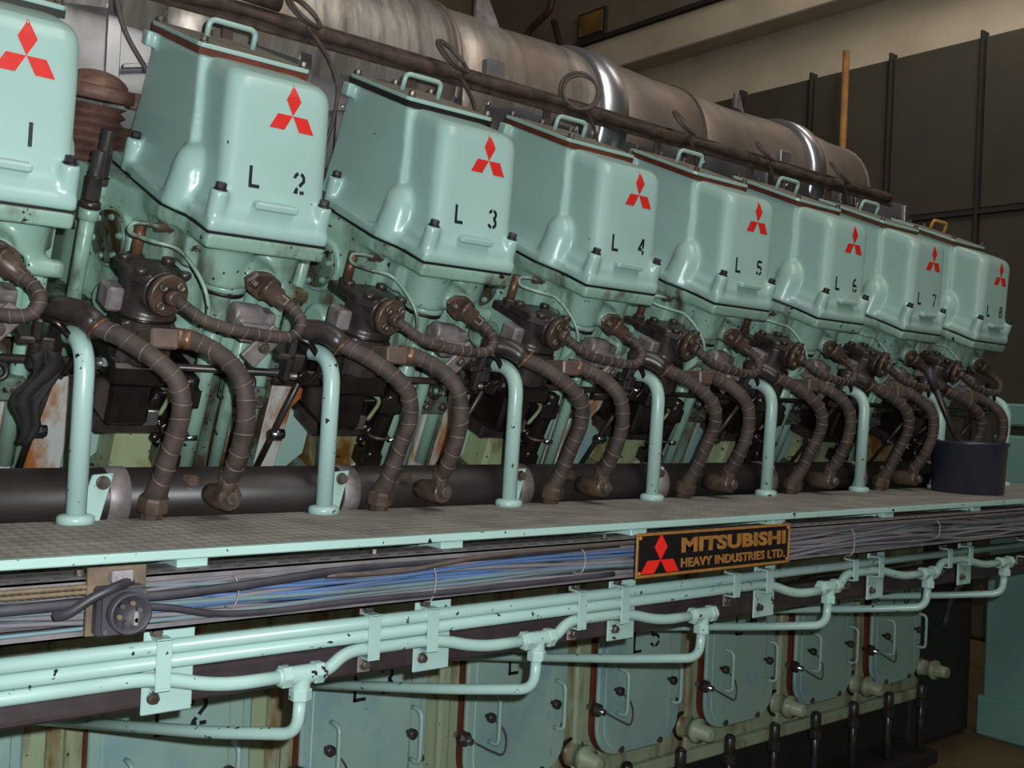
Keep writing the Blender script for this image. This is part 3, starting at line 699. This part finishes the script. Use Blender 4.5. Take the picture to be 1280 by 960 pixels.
# ------------------------------------------------------------------ walkway
wk = thing('walkway', 'narrow grey tread-plate walkway with a mint front edge', 'walkway', (0, 0, 0))
part('deck', MB().box(-.6, 4.7, 1.63, 2.035, -.280 + H, -.272 + H), M_tread, wk)
part('edge_bar', MB().box(-.6, 4.7, 1.612, 1.632, -.284 + H, -.269 + H), M_pipe, wk, .002)
for i in range(11):
    xx = -.36 + .52 * i
    if xx > 4.6: break
    part('spacer_block', MB().box(xx - .026, xx + .026, 1.62, 1.70, -.318 + H, -.284 + H), M_pipe, wk, .002)
    part('cross_bracket', MB().box(xx - .02, xx + .02, 1.70, 2.38, -.335 + H, -.282 + H), M_head, wk, .002)
# ------------------------------------------------------------------ cable tray
TR = math.radians(.0)
ty0, ty1, tzt, tzb = 1.575, 1.665, -.298, -.384
tr = thing('cable_tray', 'dusty steel cable tray full of cables along the walkway front', 'tray', (0, 0, 0))
tm = MB().box(-.6, 4.7, ty0, ty1, tzt - .003 + H, tzt + H).box(-.6, 4.7, ty1 - .003, ty1, tzb + H, tzt + H).box(-.6, 4.7, ty0, ty1, tzb + H, tzb + .003 + H)
tm.box(-.6, 4.7, ty0, ty0 + .003, tzb + H, tzb + .010 + H).box(-.6, 4.7, ty0, ty0 + .003, tzt - .010 + H, tzt + H)
part('channel', tm, M_tray, tr)
sl = MB()
for i in range(130):
    xx = -.58 + .04 * i
    for yy in (1.595, 1.632):
        sl.box(xx, xx + .02, yy, yy + .006, tzt - .0005 + H, tzt + .0006 + H)
part('slot_shade', sl, M_dark, tr, stuff=True)  # flush dark boxes paint the shade inside the slots, no real holes
for xx, yy in ((.50, 1.61), (.575, 1.60), (1.02, 1.615), (1.60, 1.61), (2.25, 1.61)): part('tray_screw', MB().bolt(WZ(xx, yy, tzt), (0, 0, 1), .0055, .009), M_bolt, tr)
def cable(xa, xb, z, y, r, amp, ph, n=56):
    P = []
    for i in range(n + 1):
        x = xa + (xb - xa) * i / n
        dz = noise.noise(Vector((x * 1.7, ph * 3.1, 0))) * amp; dy = noise.noise(Vector((x * 1.3, 9 + ph, 4))) * .006
        zz = min(max(z + dz, tzb + .006 + r), tzt - .006 - r)
        P.append(WZ(x, y + dy, zz))
    return MB().tube(P, r, 7)
zs = [tzb + .013 + i * (tzt - tzb - .026) / 13 for i in range(14)]
lay = 'ggtbgbtgbbggtg'
G = {'g': ('grey_cable', M_gcab, 'thin dusty grey cable running along inside the open tray', 'grey cables in the tray'), 'b': ('blue_cable', M_bcab, 'thin dusty blue cable running along inside the open tray', 'blue cables in the tray'),
     't': ('teal_cable', M_tcab, 'thin dusty blue-green cable running inside the open tray', 'blue-green cables in the tray')}
for i, z in enumerate(zs):
    for row in range(2):
        ch = lay[i] if row == 0 else 'gtgbgtgbgtggtg'[i]
        nm, mm, lab, gp = G[ch]
        xb_ = 4.68 if ch != 'b' else (1.62 + .9 * random.random())
        xa_ = -.58 if ch != 'b' else .56
        o = link(nm, cable(xa_, xb_, z + (.003 if row else 0), 1.590 + .013 * row + random.uniform(0, .004), random.choice((.0034, .004, .0044)), .03, i + 20 * row).mesh(nm, mm)); tag(o, lab, 'cable', gp)
for i in range(9):
    o = link('grey_cable', cable(1.7, 4.68, zs[1] + .0088 * i * .9, 1.584, .0042, .035, 70 + i).mesh('grey_cable', M_gcab)); tag(o, G['g'][2], 'cable', G['g'][3])
thick = [('thick black cable rising from the round socket towards the top of the tray', [(.53, 1.56, -.325), (.62, 1.562, -.328), (.74, 1.565, -.324), (.86, 1.572, -.318), (1.0, 1.58, -.312), (1.3, 1.582, -.312), (1.62, 1.585, -.308)], .0075),
         ('black cable sagging from the round socket to the bottom of the tray', [(.55, 1.555, -.338), (.62, 1.562, -.348), (.70, 1.566, -.366), (.80, 1.57, -.372), (.95, 1.572, -.37), (1.2, 1.574, -.372), (1.6, 1.576, -.37)], .0055),
         ('thick black cable running left from the round socket', [(-.55, 1.578, -.325), (.1, 1.572, -.33), (.36, 1.57, -.332), (.52, 1.58, -.334)], .0085),
         ('short black cable arching over the left side of the round socket', [(.452, 1.552, -.342), (.465, 1.535, -.336), (.495, 1.525, -.315), (.525, 1.525, -.303), (.55, 1.55, -.302), (.57, 1.585, -.308)], .0075),
         ('brown cable rising across the blue ones to the tray rim', [(.9, 1.574, -.322), (1.05, 1.570, -.324), (1.15, 1.57, -.316), (1.28, 1.572, -.308), (1.6, 1.576, -.306), (2.2, 1.578, -.31)], .0045)]
for lab, P, r_ in thick:
    o = link('black_cable' if r_ > .005 else 'brown_cable', MB().tube(cat([WZ(*p) for p in P], 8), r_, 9).mesh('black_cable', M_kcab if r_ > .005 else M_wire)); tag(o, lab, 'cable')
for i, xx in enumerate((.73, 1.12, 1.5, 2.5, 2.95)):
    z0, z1 = (tzb - .004, tzt - .018) if i % 2 else (tzb + .02, tzt - .012)
    o = link('cable_tie', MB().tube(cat([WZ(xx, 1.60, z1), WZ(xx + .004, 1.574, z1 - .004), WZ(xx + .008, 1.570, (z0 + z1) / 2), WZ(xx + .002, 1.574, z0 + .004), WZ(xx, 1.60, z0)]), .0016, 6).mesh('cable_tie', M_tie))
    tag(o, 'clear plastic tie around the cable bundle, %s of five from the left' % ('first', 'second', 'third', 'fourth', 'fifth')[i], 'tie', 'plastic ties on the tray cables')
# brass coloured flexible conduits left of the socket
for i, z in enumerate((-.308, -.316)):
    m = MB().lathe(WZ(-.55, 1.572, z), (1, 0, 0), [(.0036 + (.0009 if j % 2 else 0), .0052 * j) for j in range(208)], 8)
    o = link('flexible_conduit', m.mesh('flexible_conduit', M_oldbrass)); tag(o, ('upper' if i == 0 else 'lower') + ' ribbed brass conduit at the top left of the tray', 'conduit')
# ------------------------------------------------------------------ socket box
sb = thing('socket_box', 'square black multi-pin socket box mounted on the cable tray', 'socket', WZ(.540, 1.57, -.336))
part('back_plate', MB().box(-.042, .045, -.004, .004, -.045, .056), M_oldbrass, sb, .001)
part('housing', MB().box(-.034, .036, -.030, -.004, -.042, .030), M_kcab, sb, .004)
part('face_plate', MB().prism(rrect(.066, .066, .008), .030, .036, lambda a, c_, h: (a + .004, -h, c_ - .006), True), M_kcab, sb, .001)
rg = part('socket_ring', MB().lathe((.006, -.036, -.006), (0, -1, 0), [(.030, 0), (.030, .022), (.026, .022), (.024, .006), (.001, .005)], 28, True, 1, False), M_kcab, sb)
for i in range(6):
    a = math.radians(60 * i + 15)
    part('contact_pin', MB().cyl((.006 + .015 * math.cos(a), -.040, -.006 + .015 * math.sin(a)), (.006 + .015 * math.cos(a), -.052, -.006 + .015 * math.sin(a)), .0036, n=8), M_oldbrass if i % 2 else M_bolt, rg)
part('key_web', MB().box(.012, .018, -.052, -.040, -.024, -.004), M_tie, rg)
for sx in (-1, 1):
    for sz in (-1, 1): part('plate_screw', MB().cyl((.004 + sx * .028, -.034, -.006 + sz * .028), (.004 + sx * .028, -.038, -.006 + sz * .028), .0035, n=10), M_bolt, sb)
part('terminal_block', MB().box(-.012, .020, -.022, -.004, .034, .052).box(-.008, .004, -.026, -.02, .036, .046), M_tie, sb, .002)
# ------------------------------------------------------------------ name plate
npx0, npx1, npz0, npz1 = 1.640, 2.188, -.380, -.283
PW, PH = npx1 - npx0, npz1 - npz0
npl = thing('name_plate', 'black maker plate with brass lettering and red three-diamond emblem on the tray', 'sign', WZ((npx0 + npx1) / 2, 1.556, (npz0 + npz1) / 2))
part('plate', MB().prism(rrect(PW, PH, .008), 0, .005, XZ), M_plate, npl, .001)
edge = MB()
for a, c_, e, g in ((-PW / 2, PW / 2, PH / 2 - .006, PH / 2), (-PW / 2, PW / 2, -PH / 2, -PH / 2 + .006), (-PW / 2, -PW / 2 + .006, -PH / 2 + .006, PH / 2 - .006), (PW / 2 - .006, PW / 2, -PH / 2 + .006, PH / 2 - .006)):
    edge.box(a, c_, -.0075, -.004, e, g)
part('brass_border', edge, M_gold, npl, .0008)
for sx in (-1, 1):
    for sz in (-1, 1): part('corner_screw', MB().dome((sx * (PW / 2 - .010), -.006, sz * (PH / 2 - .010)), (0, -1, 0), .005, 10, 3), M_gold, npl)
em = MB()
for q in rhombi(-.196, -.012, .0325, 1, 1.25): em.prism(q, .004, .0065, XZ)
part('emblem', em, M_pred, npl)
def words(txt, x, z, width, height, bold):
    c = bpy.data.curves.new('t', 'FONT'); c.body = txt; c.size = 1; c.offset = bold; c.extrude = .02; c.space_character = 1.06; c.resolution_u = 3
    o = bpy.data.objects.new('t', c); COL.objects.link(o); bpy.context.view_layer.update()
    me = bpy.data.meshes.new_from_object(o.evaluated_get(bpy.context.evaluated_depsgraph_get())); bpy.data.objects.remove(o)
    xs = [v.co.x for v in me.vertices]; yy = [v.co.y for v in me.vertices]
    for v in me.vertices:
        v.co = ((v.co.x - min(xs)) / (max(xs) - min(xs)) * width + x, -.0055 - v.co.z * .05, (v.co.y - min(yy)) / (max(yy) - min(yy)) * height + z)
    me.materials.clear(); me.materials.append(M_gold); return me
link('lettering', words('MITSUBISHI', -.128, -.001, .385, .034, .045), npl)
link('lettering', words('HEAVY INDUSTRIES LTD.', -.128, -.034, .385, .021, .028), npl)

# ------------------------------------------------------------------ mint conduit pipes
py = 1.625; PR = .0118; rows = (-.424, -.448, -.472)
cp = thing('conduit_pipe', 'uppermost straight mint pipe of the three running below the cable tray', 'pipe')
part('pipe', MB().cyl(WZ(-.6, py, rows[0]), WZ(4.75, py, rows[0]), PR, n=14), M_pipe, cp)
cp = thing('conduit_pipe', 'middle mint pipe of the three, ending at the fourth tee', 'pipe')
TX = [.905 + S * k for k in range(-2, 7)]; TX[2] -= .022; TX[7] -= .03                            # tee positions
def tee_run(xs, xt, zrow, zt, yt): return fillet([WZ(xs, py, zrow), WZ(xt - .25, py, zrow), WZ(xt - .15, py - .008, zt), WZ(xt - .02, yt, zt)], .07, 8)
yt = 1.615
part('pipe', MB().tube(tee_run(-.6, TX[5], rows[1], -.482, yt), PR, 12), M_pipe, cp)
def lower(xs, xt, zrow, lab):
    c = thing('conduit_pipe', lab, 'pipe'); part('pipe', MB().tube(tee_run(xs, xt, zrow, zrow - .026, yt), PR, 12), M_pipe, c); return c
lower(-.6, TX[2], rows[2], 'lowest mint pipe of the three, entering the first tee at the left')
for j, (a, c_, row) in enumerate(((2, 3, rows[2]), (3, 4, rows[2]), (5, 6, rows[1]), (6, 7, rows[1]))):
    xs, xt = TX[a] + .02, TX[c_]
    P = fillet([WZ(xs, yt, row - .026), WZ(xs + .03, yt, row - .026), WZ(xs + .075, py, row), WZ(xt - .25, py, row), WZ(xt - .15, py - .008, row - .026), WZ(xt - .02, yt, row - .026)], .06, 8)
    c = thing('conduit_pipe', 'short bent mint pipe joining the %s tees from the left' % ('first and second', 'second and third', 'fourth and fifth', 'fifth and sixth')[j], 'pipe', group='bent conduit lengths between tees')
    part('pipe', MB().tube(P, PR, 12), M_pipe, c)
for j, i in enumerate((2, 3, 4, 5, 6, 7)):
    xt = TX[i]; zz = (rows[2] if i < 5 else rows[1]) - .026
    t = thing('drop_pipe', 'mint drop pipe with tee and elbow, %s of six from the left' % ('first', 'second', 'third', 'fourth', 'fifth', 'sixth')[j], 'pipe', WZ(xt, yt, zz), group='drop pipes below the conduit run')
    tb = MB().cyl((-.026, 0, 0), (.026, 0, 0), .0165, n=16).cyl((0, 0, 0), (0, 0, -.03), .0165, n=16)
    part('tee', cast(tb, 'tee', M_pipe, .003, 2), M_pipe, t)
    for sx in (-1, 1): part('union_nut', MB().hexa((sx * .022, 0, 0), (sx * .040, 0, 0), .0205).cyl((sx * .036, 0, 0), (sx * .046, 0, 0), .015, n=14), M_pipe, t, .0015)
    part('union_nut', MB().hexa((0, 0, -.024), (0, 0, -.044), .0205), M_pipe, t, .0015)
    part('pipe', MB().tube(fillet([(0, 0, -.04), (0, .005, -.105), (-.09, .16, -.13), (-.27, .72, -.225)], .05, 8), .0112, 12), M_pipe, t)
# clamps and bracket plates
bp_n = 0
for k in range(-1, 7):
    xx = .636 + S * k
    nrow = 3 if k < 3 else 2
    zlow = rows[nrow - 1] - PR - .004
    if k >= 0:
        t = thing('pipe_clamp', 'mint bracket plate with strap over the pipes, %s of seven from the left' % ('first', 'second', 'third', 'fourth', 'fifth', 'sixth', 'seventh')[k], 'bracket', WZ(xx, py, 0), group='pipe brackets with plates')
        part('bracket_plate', MB().box(-.022, .062, .014, .020, -.535, -.388), M_pipe, t, .002)
        part('strap', MB().box(-.012, .013, -PR - .004, -PR, zlow, rows[0] + PR + .003).box(-.012, .013, -PR - .004, .014, rows[0] + PR, rows[0] + PR + .004).box(-.012, .013, -PR - .004, .014, zlow - .004, zlow), M_pipe, t, .001)
        part('plate_bolt', MB().bolt((-.004, .014, -.508), (0, -1, 0), .0085, .012), M_bolt, t, .001)
        part('plate_bolt', MB().bolt((-.004, .014, -.402), (0, -1, 0), .0085, .012), M_bolt, t, .001)
    if 0 <= k < 6:
        t = thing('pipe_clip', 'narrow mint strap clip on the pipes, %s of six from the left' % ('first', 'second', 'third', 'fourth', 'fifth', 'sixth')[k], 'bracket', WZ(xx + .39, py, 0), group='pipe strap clips')
        n2 = 3 if k < 2 else (2 if k > 2 else 2); zl = rows[n2 - 1] - PR - .004
        part('strap', MB().box(-.012, .013, -PR - .004, -PR, zl, rows[0] + PR + .003).box(-.012, .013, -PR - .004, .014, rows[0] + PR, rows[0] + PR + .004).box(-.012, .013, -PR - .004, .014, zl - .004, zl), M_pipe, t, .001)
        part('clip_tab', MB().box(-.016, .010, .012, .016, -.412, -.388), M_zinc, t, .001); part('clip_tab', MB().box(-.016, .010, .012, .016, zl - .03, zl), M_zinc, t, .001)
        part('clip_bolt', MB().bolt((-.003, .012, zl - .016), (0, -1, 0), .0085, .012), M_bolt, t, .001)
        part('clip_bolt', MB().bolt((-.003, .012, -.400), (0, -1, 0), .008, .012), M_bolt, t, .001)
o = link('carrier_rail', MB().box(-.7, 4.3, 1.65, 1.70, -.528 + H, -.466 + H).mesh('carrier_rail', M_beam, .012, 3)); tag(o, 'dark brown rail running behind the three mint pipes', 'rail')

# ------------------------------------------------------------------ exhaust manifold
EY, EZ, ER = 2.85, 1.0, .27
ex = thing('exhaust_manifold', 'big round metal-lagged exhaust manifold lying along the top of the engine', 'exhaust', WZ(0, EY, EZ))
def sec(xa, xb, ra, rb, mat, nm='lagging_section'):
    n = max(2, int((xb - xa) / .12))
    prof = [(ra - .012, 0), (ra, .006)] + [(ra + (rb - ra) * i / n + .004 * math.sin(i * 2.1), .006 + (xb - xa - .012) * i / n) for i in range(1, n)] + [(rb, xb - xa - .006), (rb - .012, xb - xa)]
    return part(nm, MB().lathe((xa, 0, 0), (1, 0, 0), prof, 40), mat, ex)
sec(-.9, .95, .272, .272, M_exh); sec(.95, 1.86, .270, .270, M_exh); sec(1.86, 2.50, .262, .262, M_exh)
sec(2.58, 3.02, .262, .256, M_exh2); sec(3.02, 3.72, .246, .246, M_exh2); sec(3.78, 4.18, .25, .236, M_exh2)
for xa, w, r_, mm in ((2.46, .13, .282, M_shine), (3.70, .10, .272, M_shine), (1.84, .03, .274, M_exh2), (3.01, .025, .262, M_rail)):
    part('collar', MB().lathe((xa, 0, 0), (1, 0, 0), [(r_ - .02, 0), (r_, .012), (r_, w - .008), (r_ - .006, w), (r_ - .02, w)], 40), mm, ex)
part('collar', MB().lathe((4.165, 0, 0), (1, 0, 0), [(.22, 0), (.238, .004), (.238, .02), (.20, .024)], 36), M_exh2, ex)
for xa, sc in ((2.02, 1), (3.36, .55)): part('lug_plate', MB().prism([(0, .225), (.11 * sc, .215), (.04 * sc, .235 + .095 * sc), (.0, .235 + .1 * sc)], -.12, -.10, to=lambda a, c_, h: (xa + a, h, c_)), M_zinc, ex, .003)
for xa, yy in ((1.98, -.262), (3.50, -.246)): part('lagging_box', MB().box(xa - .035, xa + .035, yy - .03, yy + .04, -.01, .05), M_shield, ex, .004)
rl = thing('rusted_rail', 'rusted black angle rail running along the front of the exhaust manifold', 'rail')
part('angle', MB().box(-.9, 4.18, 2.50, 2.507, .915 + H, .975 + H).box(-.9, 4.18, 2.50, 2.545, .965 + H, .972 + H).box(-.9, 4.18, 2.505, 2.535, .93 + H, .96 + H), M_rail, rl, .003)
part('cable_bundle', MB().tube(cat([WZ(-.9 + .28 * i, 2.495 - .004 * (i % 2), .945 + .006 * math.sin(i * 1.9)) for i in range(19)], 5), lambda t_: .017 + .004 * math.sin(t_ * 90), 8), M_rail, rl)
for i, xx in enumerate((1.06, 1.62, 2.14, 2.66, 3.18, 3.7)):
    part('hanger', MB().box(xx, xx + .03, 2.507, 2.515, .78 + H, .93 + H), M_rail, rl, .002)
part('pipe_clip', MB().cyl(WZ(1.10, 2.48, .992), WZ(1.20, 2.48, .99), .022, n=14), M_rail, rl)
for i, (xx, zz, rr) in enumerate(((1.262, .985, .052), (1.745, .985, .058), (2.25, .995, .062), (2.755, .995, .05), (3.22, .98, .045), (3.72, .985, .055))):
    w = ('first', 'second', 'third', 'fourth', 'fifth', 'sixth')[i]
    t = thing('cable_loop', 'coil of dark cable on the rusted rail, %s of six from the left' % w, 'cable', WZ(xx, 2.47, zz), group='cable coils on the rail')
    dv = Vector((.25, -.75, .6)) if i != 2 else Vector((-.55, -.8, .1))
    m = MB().ring((0, 0, 0), dv, rr, .0055, 26, 6).ring((.004, -.008, -.006), dv + Vector((.1, 0, .1)), rr * .96, .0055, 26, 6)
    part('coil', m, M_wire, t)
    part('drop_cable', MB().tube(cat([(.01, -.01, -rr * .8), (.05, .0, -.07), (.10, .02, -.11), (.13, .03, -.17), (.12, .03, -.26), (.105, .06, -.36)]), .0055, 7), M_wire, t)
t = link('hanging_cable', MB().tube(cat([WZ(.772, 2.44, .96), WZ(.775, 2.44, .875), WZ(.80, 2.44, .80), WZ(.855, 2.45, .73), WZ(.90, 2.46, .68), WZ(.93, 2.5, .5)], 8), .0065, 8).mesh('hanging_cable', M_wire)); tag(t, 'dark cable hanging between covers L 1 and L 2', 'cable')
# sheet metal shields behind the covers
for k in range(-1, 7):
    t = thing('heat_shield', 'bent sheet metal shield hanging behind the %s rocker cover' % nth(k), 'shield', (S * k, 0, H), group='heat shields behind the covers')
    part('main_sheet', MB().box(.93, 1.33, 2.600, 2.606, .60, .975), M_shine if k == 0 else M_shield, t, .002)
    part('side_sheet', MB().prism([(.70, .62), (.93, .62), (.93, .99), (.70, .99)], 2.612, 2.618, to=lambda a, c_, h: (a, h, c_)) , M_shine, t, .002)
    part('fold', MB().prism([(.845, .76), (1.0, .80), (1.0, .812), (.845, .772)], 2.585, 2.601, to=lambda a, c_, h: (a, h, c_)), M_shine, t, .002)
    part('seam_strip', MB().box(1.325, 1.36, 2.592, 2.600, .60, .975), M_shine, t, .002)
    for zz in (.70, .80, .92): part('sheet_screw', MB().dome((.945, 2.60, zz), (0, -1, 0), .008, 10, 3), M_steel, t)
# rusty exhaust bellows
for k in range(0, 1):
    t = thing('exhaust_bellows', 'rusty ribbed exhaust bellows between the first and second rocker covers', 'bellows', (.762 + S * k, 2.55, .525 + H), (AL * .6, 0, 0))
    part('ribs', MB().lathe((0, 0, -.10), (0, 0, 1), [(.060 + (.014 if i % 2 else 0), .0105 * i) for i in range(22)], 40, False), M_bellow, t)
    part('clamp_flange', MB().lathe((0, 0, .13), (0, 0, 1), [(.07, 0), (.088, .004), (.088, .03), (.07, .034)], 28), M_bellow, t)
    part('clamp_lug', MB().box(.075, .118, -.03, .02, .125, .165), M_bellow, t, .004)
    part('elbow_cap', MB().dome((0, 0, .16), (0, 0, 1), .072, 24, 6, .04), M_bellow, t)
    part('lower_flange', MB().lathe((0, 0, -.17), (0, 0, 1), [(.09, 0), (.09, .05), (.07, .055)], 24), M_brown, t)

# ------------------------------------------------------------------ generator end
gn = thing('generator_casing', 'large dark green generator casing standing past the end of the engine', 'generator', (0, 0, 0))
part('lower_casing', MB().box(4.92, 6.2, .7, 2.37, .06, -.075 + H), M_gen, gn, .012)
part('plinth', MB().box(4.90, 6.22, .68, 2.385, 0, -1.315 + H), M_gen, gn, .008)
part('upper_casing', MB().box(4.95, 6.15, .9, 2.36, -.03 + H, .075 + H), M_gen, gn, .01)
part('joint_strip', MB().box(4.97, 6.1, .9, 2.35, -.08 + H, -.025 + H), M_dark, gn)
part('dark_gap_box', MB().box(4.36, 4.90, 2.42, 3.2, .01, -.45 + H), M_dark, gn, .01)  # added dark box that paints the dark gap between engine and casing
o = link('sloping_cable', MB().tube(cat([WZ(4.4, 2.30, -.92), WZ(4.7, 2.40, -.80), WZ(4.93, 2.33, -.69)]), .012, 8).mesh('sloping_cable', M_kcab)); tag(o, 'black cable sloping up to the generator casing', 'cable')

# ------------------------------------------------------------------ bucket and rag
t = thing('bucket', 'round black bucket on the far end of the walkway', 'bucket', WZ(3.69, 1.86, -.272))
part('pail', MB().lathe((0, 0, 0), (0, 0, 1), [(.118, 0), (.122, .004), (.130, .172), (.135, .176), (.135, .186), (.127, .186), (.118, .012), (.001, .010)], 36, True, 1, False), M_bucket, t)
part('bottom', MB().cyl((0, 0, .001), (0, 0, .008), .119, n=36), M_bucket, t)
t = thing('scraper_bar', 'dark flat bar leaning out of the black bucket', 'tool', WZ(3.69, 1.86, -.24))
part('bar', MB().tube([Vector((.02, -.02, 0)), Vector((-.20, .06, .40))], .012, 8), M_oil, t)
part('grip', MB().tube([Vector((-.165, .048, .338)), Vector((-.205, .062, .41))], .0155, 10), M_kcab, t)
rg_ = MB(); NX, NZ = 10, 16; V = []
for j in range(NZ + 1):
    for i in range(NX + 1):
        a, c_ = i / NX - .5, j / NZ
        wd = (.034 + .012 * c_) * (1 if c_ < .45 else max(.12, 1 - (c_ - .45) * 1.6))
        V.append(BW(.555 + a * wd * 1.5 + .012 * math.sin(c_ * 9) - .02 * c_, .60 + .008 * math.sin(i * 1.1 + j * .35), -.25 - .19 * c_ - .03 * abs(a)))
F = [(j * (NX + 1) + i, j * (NX + 1) + i + 1, (j + 1) * (NX + 1) + i + 1, (j + 1) * (NX + 1) + i) for j in range(NZ) for i in range(NX)]
rg_.add(V, F, True); o = link('oily_rag', rg_.mesh('oily_rag', M_rag)); m_ = o.modifiers.new('thick', 'SOLIDIFY'); m_.thickness = .006
tag(o, 'oily black rag hanging behind the standing pipe left of cover L 2', 'rag')
